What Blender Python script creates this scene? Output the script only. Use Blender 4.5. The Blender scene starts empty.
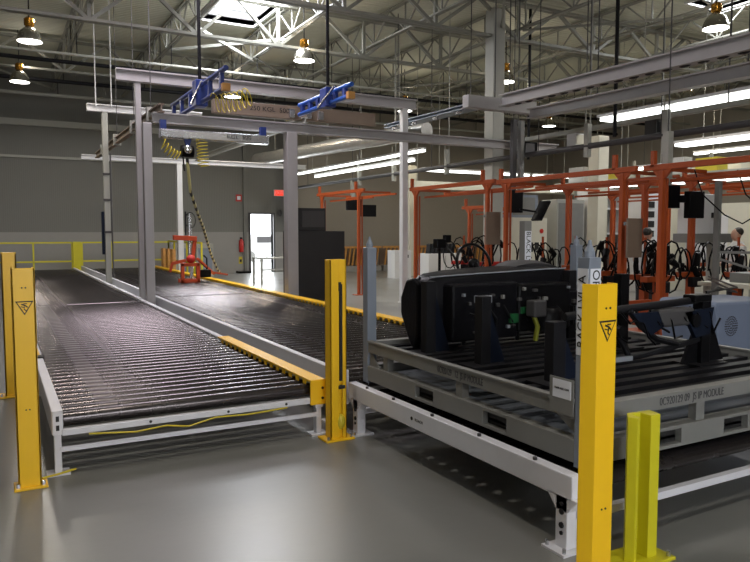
import bpy, bmesh, math, random
from mathutils import Vector, Matrix
random.seed(7)
R = math.radians
sc = bpy.context.scene
col = sc.collection

# ---------------------------------------------------------------- camera, world, lights, exposure
cd = bpy.data.cameras.new('camera'); cam = bpy.data.objects.new('camera', cd); col.objects.link(cam)
cd.sensor_width = 36; cd.lens = 33.12; cd.clip_end = 200
cam.location = (0, 0, 1.6); cam.rotation_euler = (R(90 - 4.145), 0, R(-28.8))
sc.camera = cam
sc.view_settings.view_transform = 'Standard'; sc.view_settings.look = 'None'
sc.view_settings.gamma = 1; sc.view_settings.use_curve_mapping = False
sc.view_settings.exposure = -0.85
try: sc.cycles.use_denoising = True
except Exception: pass
w = bpy.data.worlds.new('world'); sc.world = w; w.use_nodes = True
w.node_tree.nodes['Background'].inputs[0].default_value = (.92, .96, 1, 1)
w.node_tree.nodes['Background'].inputs[1].default_value = 9.0

LAMP_POWER = 120
TUBE = 7.5

def area_light(name, loc, rot, sx, sy, power, color=(1, 1, 1), shape='RECTANGLE', portal=False, spread=180):
    ld = bpy.data.lights.new(name, 'AREA'); ld.shape = shape; ld.size = sx
    if shape == 'RECTANGLE': ld.size_y = sy
    ld.energy = power; ld.color = color; ld.spread = R(spread)
    if portal: ld.cycles.is_portal = True
    o = bpy.data.objects.new(name, ld); o.location = loc; o.rotation_euler = rot; col.objects.link(o)
    return o
# daylight coming in through the roof lights and the open door
SKY = [(4.75, 6.1, 14.4, 17.7, 900), (14.4, 15.7, 8.0, 11.0, 450), (1.5, 3.6, 9.8, 12.4, 460)]  # third roof light is unseen, added for the sheen on the left rollers
for (x0, x1, y0, y1, pw) in SKY:
    area_light('daylight', ((x0+x1)/2, (y0+y1)/2, 6.93), (0, 0, 0), x1-x0, y1-y0, pw, (.93, .95, 1) if x0 > 3 else (1, .88, .97))
area_light('window_daylight', (1.5, -4.9, 2.6), (R(90), 0, 0), 5, 2.4, 380, (.98, .98, 1))  # added light behind the camera, brightens upright faces turned towards it
area_light('door_daylight', (9.06, 25.6, 1.12), (R(-90), 0, 0), .88, 2.1, 120, (.93, .97, 1))

# ---------------------------------------------------------------- materials
def mat(name, colr, rough=.5, metal=0, noise=.0, nscale=8, bump=0, bscale=40, emit=0, alpha=None, coat=0):
    m = bpy.data.materials.new(name); m.use_nodes = True
    nt = m.node_tree; b = nt.nodes['Principled BSDF']
    b.inputs['Base Color'].default_value = (*colr, 1); b.inputs['Roughness'].default_value = rough
    b.inputs['Metallic'].default_value = metal
    tc = nt.nodes.new('ShaderNodeTexCoord')
    n = nt.nodes.new('ShaderNodeTexNoise'); n.inputs['Scale'].default_value = nscale; n.inputs['Detail'].default_value = 4
    nt.links.new(tc.outputs['Object'], n.inputs['Vector'])
    if noise:
        r = nt.nodes.new('ShaderNodeMixRGB'); r.blend_type = 'MIX'
        r.inputs[1].default_value = (*[c*(1-noise) for c in colr], 1); r.inputs[2].default_value = (*[min(1, c*(1+noise)) for c in colr], 1)
        nt.links.new(n.outputs['Fac'], r.inputs[0]); nt.links.new(r.outputs[0], b.inputs['Base Color'])
    mr = nt.nodes.new('ShaderNodeMapRange'); mr.inputs[3].default_value = max(0, rough-.08); mr.inputs[4].default_value = min(1, rough+.08)
    nt.links.new(n.outputs['Fac'], mr.inputs[0]); nt.links.new(mr.outputs[0], b.inputs['Roughness'])
    if bump:
        n2 = nt.nodes.new('ShaderNodeTexNoise'); n2.inputs['Scale'].default_value = bscale
        nt.links.new(tc.outputs['Object'], n2.inputs['Vector'])
        bp = nt.nodes.new('ShaderNodeBump'); bp.inputs['Strength'].default_value = bump; bp.inputs['Distance'].default_value = .02
        nt.links.new(n2.outputs['Fac'], bp.inputs['Height']); nt.links.new(bp.outputs[0], b.inputs['Normal'])
    if emit:
        b.inputs['Emission Color'].default_value = (*colr, 1); b.inputs['Emission Strength'].default_value = emit
    if coat: b.inputs['Coat Weight'].default_value = coat; b.inputs['Coat Roughness'].default_value = .08
    return m

def wave_mat(name, colr, scale, axis, rough=.6, strength=.5, dark=.85):
    m = mat(name, colr, rough); nt = m.node_tree; b = nt.nodes['Principled BSDF']
    tc = nt.nodes.new('ShaderNodeTexCoord'); wv = nt.nodes.new('ShaderNodeTexWave')
    wv.bands_direction = axis; wv.inputs['Scale'].default_value = scale; wv.inputs['Distortion'].default_value = 0
    nt.links.new(tc.outputs['Object'], wv.inputs['Vector'])
    bp = nt.nodes.new('ShaderNodeBump'); bp.inputs['Strength'].default_value = strength; bp.inputs['Distance'].default_value = .03
    nt.links.new(wv.outputs['Fac'], bp.inputs['Height']); nt.links.new(bp.outputs[0], b.inputs['Normal'])
    return m

M = {}
M['floor'] = mat('floor_epoxy', (.19, .190, .178), .32, noise=.10, nscale=1.2, bump=.05, bscale=9)
M['deck'] = wave_mat('roof_deck', (.56, .56, .46), 2.2, 'Y', .7, .8)
M['siding'] = wave_mat('wall_siding', (.175, .175, .16), 5.0, 'X', .7, .10)
M['block'] = mat('painted_block', (.29, .285, .27), .55, noise=.05)
M['tan'] = mat('lamp_tinted_wall', (.29, .265, .225), .6, noise=.05)  # warm tint of the lamps put into the wall colour
M['steel'] = mat('white_steel', (.36, .36, .32), .5, noise=.06)
M['truss'] = mat('truss_paint', (.25, .25, .215), .55, noise=.08)
M['lilac'] = mat('grey_steel', (.39, .375, .375), .45, noise=.06)
M['white'] = mat('white_paint', (.62, .62, .62), .4, noise=.04)
M['cream'] = mat('cream_paint', (.58, .56, .46), .5, noise=.04)
M['rail'] = mat('conveyor_paint', (.68, .68, .72), .38, noise=.06)
M['yellow'] = mat('safety_yellow', (.92, .54, .010), .38, noise=.05)
M['lemon'] = mat('lemon_yellow', (.62, .56, .015), .4, noise=.05)
M['olive'] = mat('olive_wrap', (.22, .23, .02), .5)
M['roller'] = mat('roller_steel', (.085, .075, .076), .26, .85, noise=.25, nscale=5)
M['black'] = mat('black_plastic', (.006, .006, .007), .35, noise=.2)
M['blacksoft'] = mat('black_metal', (.012, .012, .014), .5, noise=.2)
M['dash'] = mat('dash_plastic', (.006, .006, .008), .42, noise=.3, nscale=14, bump=.1)
M['darkgrey'] = mat('dark_grey', (.055, .053, .055), .6, noise=.1)
M['slate'] = mat('slate_deck', (.11, .125, .15), .55, noise=.2)
M['cabinet'] = mat('cabinet_black', (.022, .022, .023), .45, noise=.1)
M['rack'] = mat('rack_grey', (.19, .19, .18), .5, noise=.10)
M['rackblue'] = mat('rack_blue_grey', (.20, .23, .28), .45, noise=.08)
M['navy'] = mat('navy_bracket', (.008, .012, .024), .45, noise=.1)
M['blue'] = mat('crane_blue', (.015, .10, .48), .35, noise=.08)
M['blue2'] = mat('crane_dark_blue', (.02, .045, .23), .4, noise=.08)
M['orange'] = mat('station_orange', (.36, .062, .009), .5, noise=.10)
M['red'] = mat('red_paint', (.50, .02, .015), .4)
M['fixture'] = mat('lifter_orange', (.55, .065, .015), .45, noise=.08)
M['alu'] = mat('aluminium', (.55, .56, .58), .25, .8)
M['foil'] = mat('duct_foil', (.50, .49, .46), .35, .7, noise=.2, bump=.6, bscale=14)
M['chrome'] = mat('hoist_chrome', (.75, .75, .78), .15, .9)
M['wood'] = mat('orange_timber', (.58, .29, .08), .6, noise=.3, nscale=12)
M['brown'] = mat('brown_board', (.20, .15, .11), .6, noise=.1)
M['coil'] = mat('air_hose_yellow', (.60, .48, .03), .4)
M['ink'] = mat('ink', (.01, .01, .01), .6)
M['inkgrey'] = mat('stencil_ink', (.05, .05, .055), .6)
M['paper'] = mat('paper', (.70, .72, .78), .6)
M['copper'] = mat('amber_socket', (.55, .26, .03), .25, .8)
M['dome'] = mat('lamp_dome', (.30, .29, .24), .25, .7)
M['lens'] = mat('lamp_lens', (1, .97, .88), .3, emit=14)
M['tube'] = mat('fluorescent_tube', (.97, 1, .95), .3, emit=TUBE)
M['exit'] = mat('exit_face', (1, .06, .03), .4, emit=1.6)
M['screen'] = mat('blue_screen', (.01, .03, .30), .3, emit=.5)
M['amber'] = mat('amber_lamp', (1, .55, .1), .3, emit=3)
M['box'] = mat('blue_grey_box', (.17, .21, .30), .5, noise=.06)
M['green'] = mat('circuit_green', (.01, .10, .03), .4)
M['skin'] = mat('skin', (.45, .26, .18), .5)
M['shirt'] = mat('white_shirt', (.62, .62, .60), .8)
M['hair'] = mat('dark_hair', (.02, .015, .01), .6)
M['trousers'] = mat('dark_trousers', (.02, .02, .025), .8)
for k_, rg_ in (('dash', .45), ('black', .5), ('blacksoft', .55), ('navy', .5)):
    M[k_].node_tree.nodes['Principled BSDF'].inputs['Specular IOR Level'].default_value = .12
M['glassy'] = mat('clear_plastic', (.25, .27, .30), .15)
g = mat('skylight_pane', (1, 1, 1), .2); g.node_tree.nodes['Principled BSDF'].inputs['Transmission Weight'].default_value = 1
g.node_tree.nodes['Principled BSDF'].inputs['IOR'].default_value = 1.05; M['pane'] = g

# two-tone hose
h = mat('striped_hose', (.6, .5, .05), .5); nt = h.node_tree; b = nt.nodes['Principled BSDF']
tc = nt.nodes.new('ShaderNodeTexCoord'); wv = nt.nodes.new('ShaderNodeTexWave'); wv.bands_direction = 'DIAGONAL'; wv.inputs['Scale'].default_value = 2.2
cr = nt.nodes.new('ShaderNodeValToRGB'); cr.color_ramp.interpolation = 'CONSTANT'
cr.color_ramp.elements[0].color = (.02, .02, .02, 1); cr.color_ramp.elements[1].position = .45; cr.color_ramp.elements[1].color = (.72, .66, .30, 1)
nt.links.new(tc.outputs['Object'], wv.inputs['Vector']); nt.links.new(wv.outputs['Fac'], cr.inputs[0]); nt.links.new(cr.outputs[0], b.inputs['Base Color'])
M['stripe'] = h

# ---------------------------------------------------------------- mesh helpers
class MB:
    def __init__(s): s.v = []; s.f = []
    def box(s, x0, x1, y0, y1, z0, z1):
        n = len(s.v)
        s.v += [(x, y, z) for z in (z0, z1) for y in (y0, y1) for x in (x0, x1)]
        s.f += [tuple(n+i for i in q) for q in ((0, 2, 3, 1), (4, 5, 7, 6), (0, 1, 5, 4), (2, 6, 7, 3), (0, 4, 6, 2), (1, 3, 7, 5))]
        return s
    def ring_loft(s, rings, cap=True):
        n = len(s.v); k = len(rings[0])
        for r in rings: s.v += [tuple(p) for p in r]
        for i in range(len(rings)-1):
            for j in range(k):
                a = n+i*k+j; b2 = n+i*k+(j+1) % k
                s.f.append((a, b2, b2+k, a+k))
        if cap:
            s.f.append(tuple(n+j for j in range(k))[::-1]); s.f.append(tuple(n+(len(rings)-1)*k+j for j in range(k)))
        return s
    def tube(s, pts, r, n=8, radii=None, closed=False):
        pts = [Vector(p) for p in pts]; rings = []; up = None
        for i, p in enumerate(pts):
            a = pts[max(0, i-1)]; c = pts[min(len(pts)-1, i+1)]
            if closed: a = pts[i-1]; c = pts[(i+1) % len(pts)]
            t = (c-a).normalized()
            if up is None:
                up = Vector((0, 0, 1)) if abs(t.z) < .9 else Vector((1, 0, 0))
            u = (up - t*up.dot(t))
            if u.length < 1e-5: u = t.orthogonal()
            u.normalize(); up = u; v = t.cross(u)
            rr = radii[i] if radii else r
            rings.append([p+u*math.cos(2*math.pi*j/n)*rr+v*math.sin(2*math.pi*j/n)*rr for j in range(n)])
        if closed: rings.append(rings[0])
        return s.ring_loft(rings, cap=not closed)
    def bar(s, a, b, w, h=None):
        h = h or w; a = Vector(a); b = Vector(b); t = (b-a).normalized()
        up = Vector((0, 0, 1)) if abs(t.z) < .95 else Vector((0, 1, 0))
        u = up.cross(t).normalized()*w/2; v = t.cross(u).normalized()*h/2
        rg = lambda p: [p-u-v, p+u-v, p+u+v, p-u+v]
        return s.ring_loft([rg(a), rg(b)])
    def prism(s, poly, axis, a0, a1):
        def mk(p, a):
            if axis == 'x': return (a, p[0], p[1])
            if axis == 'y': return (p[0], a, p[1])
            return (p[0], p[1], a)
        return s.ring_loft([[mk(p, a0) for p in poly], [mk(p, a1) for p in poly]])
    def lathe(s, prof, c, n=20):
        rings = [[(c[0]+r*math.cos(2*math.pi*j/n), c[1]+r*math.sin(2*math.pi*j/n), c[2]+z) for j in range(n)] for r, z in prof]
        return s.ring_loft(rings)
    def sphere(s, c, rx, ry=None, rz=None, n=14, m=8):
        ry = ry or rx; rz = rz or rx; rings = []
        for i in range(m+1):
            t = math.pi*i/m; t = min(max(t, .05), math.pi-.05)
            rings.append([(c[0]+rx*math.sin(t)*math.cos(2*math.pi*j/n), c[1]+ry*math.sin(t)*math.sin(2*math.pi*j/n), c[2]-rz*math.cos(t)) for j in range(n)])
        return s.ring_loft(rings)
    def build(s, name, m, parent=None, bev=0, smooth=False):
        off = Vector(parent_world(parent)) if parent else Vector((0, 0, 0))
        me = bpy.data.meshes.new(name)
        me.from_pydata([tuple(Vector(p)-off) for p in s.v], [], s.f)
        bm = bmesh.new(); bm.from_mesh(me); bmesh.ops.recalc_face_normals(bm, faces=bm.faces); bm.to_mesh(me); bm.free()
        if smooth:
            for p in me.polygons: p.use_smooth = True
            try: me.set_sharp_from_angle(angle=R(45))
            except Exception: pass
        me.materials.append(m if not isinstance(m, str) else M[m])
        o = bpy.data.objects.new(name, me); col.objects.link(o)
        if parent: o.parent = parent
        if bev:
            md = o.modifiers.new('bevel', 'BEVEL'); md.width = bev; md.segments = 2; md.limit_method = 'ANGLE'
        return o
def parent_world(p):
    v = Vector((0, 0, 0))
    while p: v += Vector(p.location); p = p.parent
    return v
def box(*a): return MB().box(*a)
def thing(name, label, cat, loc=(0, 0, 0), group=None):
    o = bpy.data.objects.new(name, None); o.empty_display_size = .1; col.objects.link(o); o.location = loc
    o['label'] = label; o['category'] = cat
    if group: o['group'] = group
    return o
def tag(o, label, cat, group=None, kind=None):
    o['label'] = label; o['category'] = cat
    if group: o['group'] = group
    if kind: o['kind'] = kind
    return o
def struct(o): o['kind'] = 'structure'; return o
def dup(root, loc, label, rotz=0, parent=None):
    c = root.copy(); col.objects.link(c)
    if parent is None:
        c.location = loc; c.rotation_euler = (0, 0, rotz)
        if label: c['label'] = label
    else: c.parent = parent
    for ch in list(root.children): dup(ch, None, None, 0, c)
    return c
def text(s, size, loc, rot, m, parent, name='lettering', sx=1):
    cu = bpy.data.curves.new(name, 'FONT'); cu.body = s; cu.size = size; cu.extrude = .0008; cu.align_x = 'CENTER'; cu.align_y = 'CENTER'
    t = bpy.data.objects.new(name, cu); col.objects.link(t)
    dg = bpy.context.evaluated_depsgraph_get(); me = bpy.data.meshes.new_from_object(t.evaluated_get(dg))
    bpy.data.objects.remove(t)
    me.materials.clear(); me.materials.append(M[m])
    mt = Matrix.LocRotScale(Vector(loc)-parent_world(parent), rot, Vector((sx, 1, 1))); me.transform(mt)
    o = bpy.data.objects.new(name, me); col.objects.link(o); o.parent = parent
    return o
from mathutils import Euler
FRONT = Euler((R(90), 0, 0))              # reads from -Y
LEFT = Euler((R(90), 0, R(-90)))          # reads from -X
ORD = ['first', 'second', 'third', 'fourth', 'fifth', 'sixth', 'seventh', 'eighth', 'ninth', 'tenth', 'eleventh', 'twelfth']

# ---------------------------------------------------------------- setting
struct(box(-5, 24, -5, 26, -.2, 0).build('floor', 'floor'))
ZD = 6.95
cb = MB(); xs = [-5, 24]; ys = [-5, 26]
def rect_minus(x0, x1, y0, y1, holes):
    out = [(x0, x1, y0, y1)]
    for (a, b_, c, d, _) in holes:
        nx = []
        for (p, q, r, s) in out:
            if a >= q or b_ <= p or c >= s or d <= r: nx.append((p, q, r, s)); continue
            if p < a: nx.append((p, a, r, s))
            if b_ < q: nx.append((b_, q, r, s))
            m0, m1 = max(p, a), min(q, b_)
            if r < c: nx.append((m0, m1, r, c))
            if d < s: nx.append((m0, m1, d, s))
        out = nx
    return out
for (a, b_, c, d) in rect_minus(-5, 24, -5, 26, SKY): cb.box(a, b_, c, d, ZD, ZD+.12)
struct(cb.build('ceiling', 'deck'))
for i, (a, b_, c, d, _) in enumerate(SKY):
    s = struct(MB().box(a-.06, a, c-.06, d+.06, ZD-.05, ZD+.35).box(b_, b_+.06, c-.06, d+.06, ZD-.05, ZD+.35).box(a, b_, c-.06, c, ZD-.05, ZD+.35).box(a, b_, d, d+.06, ZD-.05, ZD+.35).build('window_%d' % (i+1), 'white'))
    box(a, b_, c, d, ZD+.3, ZD+.32).build('skylight_pane', 'pane', s)
YB = 25.6
def wall(name, y, m0, m1, x0, x1):
    pass
wb = MB()
wb.box(-5, 8.6, YB, YB+.2, 1.56, ZD).box(8.6, 9.52, YB, YB+.2, 2.25, ZD).box(9.52, 10.1, YB, YB+.2, 1.56, ZD)
struct(wb.build('wall_back', 'siding'))
struct(MB().box(-5, 8.6, YB-.02, YB+.2, 0, 1.56).box(9.52, 10.1, YB-.02, YB+.2, 0, 1.56).build('wall_back_base', 'block'))
struct(box(10.1, 24, YB, YB+.2, 0, ZD).build('wall_back_right', 'tan'))
struct(box(-5.2, -5, -5, 26, 0, ZD).build('wall_left', 'siding'))
struct(box(24, 24.2, -5, 26, 0, ZD).build('wall_right', 'tan'))
struct(MB().box(-5, -1, -5.2, -5, 0, ZD).box(4, 24, -5.2, -5, 0, ZD).box(-1, 4, -5.2, -5, 0, 1.4).box(-1, 4, -5.2, -5, 3.8, ZD).build('wall_front', 'tan'))
wf = struct(MB().box(-1, 4, -5.15, -5.05, 1.4, 1.48).box(-1, 4, -5.15, -5.05, 3.72, 3.8).box(-1, -.92, -5.15, -5.05, 1.4, 3.8).box(3.92, 4, -5.15, -5.05, 1.4, 3.8).box(1.46, 1.54, -5.15, -5.05, 1.4, 3.8).build('window_4', 'white'))  # unseen window, added to go with the fill light behind the camera
box(-1, 4, -5.11, -5.10, 1.4, 3.8).build('window_pane', 'pane', wf)
t1 = struct(box(-5, 8.4, YB-.1, YB, 5.05, 5.25).build('trim_1', 'steel'))
t2 = struct(box(-5, 8.4, YB-.06, YB, 4.0, 4.08).build('trim_2', 'steel'))
struct(box(8.32, 8.42, YB-.12, YB, 0, 6.3).build('trim_3', 'siding'))
struct(box(10.05, 10.2, YB-.14, YB, 0, 6.3).build('trim_4', 'cream'))
df = struct(MB().box(8.54, 8.6, YB-.08, YB+.22, 0, 2.3).box(9.52, 9.58, YB-.08, YB+.22, 0, 2.3).box(8.6, 9.52, YB-.08, YB+.22, 2.25, 2.3).build('door_1', 'darkgrey'))
# open leaf swung outside and the paving and parked car seen through it
box(8.62, 8.66, YB+.22, YB+1.1, .02, 2.22).build('door_leaf', 'white', df)
struct(box(4, 16, 26, 46, -.2, -.02).build('floor_outside', mat('concrete_outside', (.6, .6, .58), .8, noise=.1)))
cr_ = thing('parked_car', 'white car parked outside beyond the open exit door', 'car', (12.4, 36, -.02))
MB().prism([(x_-.9, z_) for x_, z_ in [(12, .35), (15.6, .35), (15.6, .85), (15.1, .95), (14.6, 1.4), (13.1, 1.42), (12.5, .95), (12, .85)]], 'y', 35.2, 36.8).build('body', 'white', cr_, bev=.04)
for x in (11.8, 14.0):
    for y in (35.15, 36.65): MB().tube([(x, y, .26), (x, y+.2, .26)], .28, 16).build('wheel', 'rack', cr_)
box(12.2, 13.6, 35.18, 35.2, .98, 1.3).build('side_window', 'darkgrey', cr_)

# roof steel
def truss(name, label, cat, group, along, c, a0, a1, zb, zt, nodes, web, chord, wname='web_member'):
    P = (lambda a, z: (a, c, z)) if along == 'x' else (lambda a, z: (c, a, z))
    t = thing(name, label, cat, P(a0, zb), group)
    hw = chord/2
    for nm, z in (('bottom_chord', zb), ('top_chord', zt)):
        mb = MB()
        for o_ in (-hw, hw):       # double angle
            q = (lambda a, zz: (a, c+o_, zz)) if along == 'x' else (lambda a, zz: (c+o_, a, zz))
            mb.bar(q(a0, z), q(a1, z), chord*.7, chord*.55)
        mb.build(nm, 'truss', t)
    mb = MB(); members = []
    n = nodes
    for i, a in enumerate(n):
        nx = n[i+1] if i+1 < len(n) else None
        members.append((P(a, zb), P(a, zt)))
        if nx:
            mid = (a+nx)/2; members.append((P(a, zb), P(mid, zt))); members.append((P(mid, zt), P(nx, zb)))
    if wname == 'web_member':
        for a, b2 in members: MB().bar(a, b2, web).build('web_member', 'truss', t)
    else:
        for a, b2 in members: mb.bar(a, b2, web)
        mb.build('web_lacing', 'truss', t)
    return t
JX = [1.85, 4.05, 6.3, 8.5, 10.8, 13.2, 15.5, 17.8, 20.2, 22.4]
for i, x in enumerate(JX):
    truss('roof_joist', 'white open web roof joist running lengthwise, %s from the left' % ORD[i], 'roof joist', 'roof joists', 'y', x, 1.5, 25.5, 6.25, 6.88, [2+1.5*k for k in range(16)], .03, .07, 'web')
for i, (y, zb, lab) in enumerate([(15.5, 5.9, 'white roof girder crossing in front of the lit skylight'), (12.75, 6.0, 'white roof girder nearest overhead, meeting the thick column')]):
    nd = [-.4, 1.85, 4.05, 5.95, 8.2, 10.5, 12.9, 15.5, 17.8, 20.2, 22.4] if i == 0 else [4.05, 6.3, 8.5, 10.8, 13.2, 15.5, 17.8, 20.2, 22.4]
    truss('roof_girder', lab, 'roof girder', 'roof girders', 'x', y, -4.5 if i == 0 else 3, 23.8, zb, 6.82, nd, .07, .11)
truss('roof_girder', 'white roof girder farthest back near the end wall', 'roof girder', 'roof girders', 'x', 21.2, -4.5, 23.8, 6.0, 6.82, [-.4, 1.85, 4.05, 6.3, 8.5, 10.8, 13.2, 15.5, 17.8, 20.2, 22.4], .06, .10)
# bracing under the skylight, pipes and shadow gap bars
br = thing('cross_brace', 'pair of crossed white brace bars below the skylight', 'brace', (5.1, 17, 6.2))
MB().bar((4.1, 15.9, 6.2), (6.3, 18.3, 6.2), .07).build('brace_bar', 'steel', br)
MB().bar((4.1, 18.2, 6.2), (6.3, 15.9, 6.2), .07).build('brace_bar', 'steel', br)
for i, (x0, y0, x1, y1) in enumerate([(8.5, 10.4, 10.8, 13.4), (10.8, 12.6, 13.2, 10.2), (-.3, 22, 1.85, 25), (15.5, 9.9, 17.8, 13), (6.3, 18, 8.5, 20.6), (10.8, 20.4, 13.2, 17.2)]):
    tag(MB().bar((x0, y0, 6.2), (x1, y1, 6.2), .05).build('diagonal_brace', 'truss'), ['diagonal brace between joists left of the thick column top', 'diagonal brace between joists right of the thick column top', 'diagonal brace by the left end of the back wall', 'diagonal brace at the far upper right', 'diagonal brace behind the skylight girder', 'diagonal brace deep over the orange stations'][i], 'brace', 'roof braces')
for i, (y, z, r, m, lab) in enumerate([(18.0, 5.75, .035, 'steel', 'white sprinkler pipe crossing below the joists'), (19.3, 5.85, .05, 'blacksoft', 'dark bar drawn as a shadow gap below the roof deck, nearer one'), (21.6, 5.8, .055, 'blacksoft', 'dark bar drawn as a shadow gap below the roof deck, farther one'), (23.6, 5.75, .05, 'steel', 'white pipe crossing close to the back wall')]):  # the two black ones are bars standing for shadow gaps under the deck
    p = thing('pipe_or_shade_bar', lab, 'pipe', (0, y, z), 'overhead pipes')
    MB().tube([(-4.9, y, z), (23.9, y, z)], r, 10).build('pipe_run', m, p, smooth=True)
    for x in JX: MB().tube([(x, y, z), (x, y, 6.94)], .012, 5).build('hanger', 'blacksoft', p)
# columns of the building and the mezzanine grid
def column(x, y, w_, h_, lab, m='cream'):
    c = thing('steel_column', lab, 'column', (x, y, 0), 'building columns')
    a = w_/2
    MB().box(x-a, x+a, y-a, y+a, .02, h_).build('shaft', m, c, bev=.015)
    box(x-a-.06, x+a+.06, y-a-.06, y+a+.06, 0, .03).build('base_plate', m, c)
    return c
column(10.13, 12.75, .32, 6.6, 'thick grey roof column rising to the girders', 'steel')
column(13.0, 21.0, .30, 3.9, 'pale yellow lit column left of the orange stations')
column(13.0, 12.3, .34, 3.9, 'white column behind the tall yellow post')
column(10.1, 24.9, .26, 5.8, 'white column against the back wall beside the exit door', 'white')

# ---------------------------------------------------------------- roller conveyors
def roller_mesh(L):
    mb = MB().tube([(0, 0, 0), (L, 0, 0)], .052, 16).tube([(-.04, 0, 0), (L+.04, 0, 0)], .014, 6)
    me_o = mb.build('roller', 'roller', smooth=True); me = me_o.data; bpy.data.objects.remove(me_o)
    return me
def conveyor(label, x0, x1, y0, y1, zt, ltop, rtop, lcol, rcol, lw=.07, rw=.07, pitch=.125, legs=(), lh=.2, rh=.2, group='roller conveyor sections'):
    """zt is the top of the rollers; side rails may stand higher."""
    t = thing('roller_conveyor', label, 'conveyor', ((x0+x1)/2, (y0+y1)/2, 0), group)
    off = parent_world(t)
    if lh: box(x0, x0+lw, y0, y1, ltop-lh, ltop).build('side_rail', lcol, t, bev=.006)
    if rh: box(x1-rw, x1, y0, y1, rtop-rh, rtop).build('side_rail', rcol, t, bev=.006)
    L = (x1-rw)-(x0+lw)-.012; me = roller_mesh(L)
    n = int((y1-y0-.08)/pitch)
    for i in range(n):
        o = bpy.data.objects.new('roller', me); col.objects.link(o); o.parent = t
        o.location = Vector((x0+lw+.006, y0+.10+i*pitch, zt-.052))-off
    for y in legs:
        for x in (x0+.035, x1-.035):
            g_ = MB().box(x-.022, x+.022, y-.03, y+.03, .01, ltop-lh+.02 if x < (x0+x1)/2 else rtop-rh+.02).build('leg', 'rail', t, bev=.004)
            box(x-.07, x+.07, y-.06, y+.06, 0, .012).build('foot_plate', 'rail', g_)
        MB().box(x0+.05, x1-.05, y-.05, y-.03, .155, .187).build('cross_rail', 'rail', t)
    return t
ZR = .40
c1 = conveyor('wide dark roller conveyor section at front left, between yellow posts', .28, 2.22, 4.88, 12.40, ZR, .43, .42, 'rail', 'rail', lh=.16, legs=(4.92, 7.4, 10.0), pitch=.15)
MB().box(.34, 2.1, 4.86, 4.90, .262, .305).build('end_beam', 'rail', c1, bev=.004)
for x in (.9, 1.45, 1.9): MB().tube([(x, 4.855, .285), (x, 4.87, .285)], .01, 8).build('bolt', 'ink', c1)
# bolt slots on the left end
box(.285, .345, 4.868, 4.88, .27, .43).build('end_cap', 'rail', c1, bev=.003)
for z in (.30, .36): box(.305, .325, 4.864, 4.868, z, z+.035).build('slot', 'ink', c1)
# yellow guard on the right rail
gd = MB().box(2.10, 2.225, 4.86, 7.4, .43, .447).box(2.10, 2.225, 4.852, 4.868, .25, .447)
y = 4.95
while y < 7.3:
    gd.prism([(y, .432), (y+.07, .432), (y+.055, .385), (y+.015, .385)], 'x', 2.10, 2.11); y += .15
gd.build('yellow_guard', 'yellow', c1, bev=.003)
for z in (.30, .38): MB().tube([(2.2, 4.845, z), (2.2, 4.853, z)], .011, 8).build('bolt', 'ink', c1)
gd = MB().box(.25, .33, 7.1, 12.4, .43, .445).box(.25, .26, 7.1, 12.4, .30, .445).build('yellow_guard', 'yellow', c1)
box(.27, .36, 7.0, 7.1, .34, .445).build('end_block', 'ink', c1)
c2 = conveyor('far section of the left roller conveyor, running to the back wall', .28, 2.22, 12.46, 24.0, ZR-.01, .42, .43, 'yellow', 'rail', legs=(12.6, 16, 20, 23.8), pitch=.15)
c3 = conveyor('near right roller conveyor section carrying the grey module rack', 2.44, 4.95, 2.43, 4.88, ZR-.03, .395, .395, 'rail', 'rail', legs=(), pitch=.14, lh=.13, rh=.13)
for (x, y) in ((2.475, 2.50), (2.475, 4.76), (4.91, 2.5), (4.91, 4.76)):
    lg = MB().box(x-.035, x+.035, y-.04, y+.04, .01, .28).prism([(y-.11, .28), (y+.11, .28), (y+.04, .2), (y-.04, .2)], 'x', x-.035, x+.035).build('leg', 'rail', c3, bev=.004)
    box(x-.09, x+.09, y-.08, y+.08, 0, .012).build('foot_plate', 'rail', lg)
    for z in (.09, .13, .2, .24): MB().tube([(x-.042, y-.005, z), (x-.034, y-.005, z)], .011 if z in (.09, .24) else .016, 8).build('bolt', 'ink', lg)
    for dy in (-.06, .06): MB().tube([(x-.07, y+dy, .01), (x-.07, y+dy, .035)], .01, 6).build('anchor_bolt', 'alu', lg)
box(2.5, 4.95, 2.42, 2.46, .165, .205).build('cross_rail', 'rail', c3)
box(2.5, 4.95, 4.72, 4.76, .165, .205).build('cross_rail', 'rail', c3)
for y in (2.85, 3.35, 3.72, 3.95, 4.15): MB().prism([(2.48, .27), (2.54, .27), (2.54, .22)], 'y', y, y+.10).build('hanger_tab', 'rail', c3)
MB().tube([(2.437, 3.92, .33), (2.441, 3.92, .33)], .013, 12).build('maker_badge', 'ink', c3)
text('ROACH', .028, (2.4385, 3.83, .33), LEFT, 'inkgrey', c3)
for y in (2.72, 3.2, 3.7, 4.2, 4.6): MB().tube([(2.46, y, .395), (2.46, y, .41)], .012, 8).build('roller_bolt', 'darkgrey', c3)
c4 = conveyor('middle section of the right roller conveyor beside the black cabinet', 2.40, 4.72, 4.96, 13.0, ZR-.01, .47, .42, 'rail', 'rail', legs=(5.2, 8, 11), pitch=.15, lh=.27, lw=.06)
box(2.38, 2.47, 4.93, 4.965, .20, .48).build('end_cap', 'rail', c4, bev=.003)
MB().box(2.40, 2.435, 4.925, 4.93, .40, .44).build('slot', 'ink', c4)
gd = MB().box(4.58, 4.75, 5.0, 13.0, .42, .437); y = 5.05
while y < 12.9:
    gd.prism([(y, .424), (y+.075, .424), (y+.06, .385), (y+.015, .385)], 'x', 4.575, 4.585); y += .15
gd.build('yellow_guard', 'yellow', c4, bev=.003)
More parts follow.
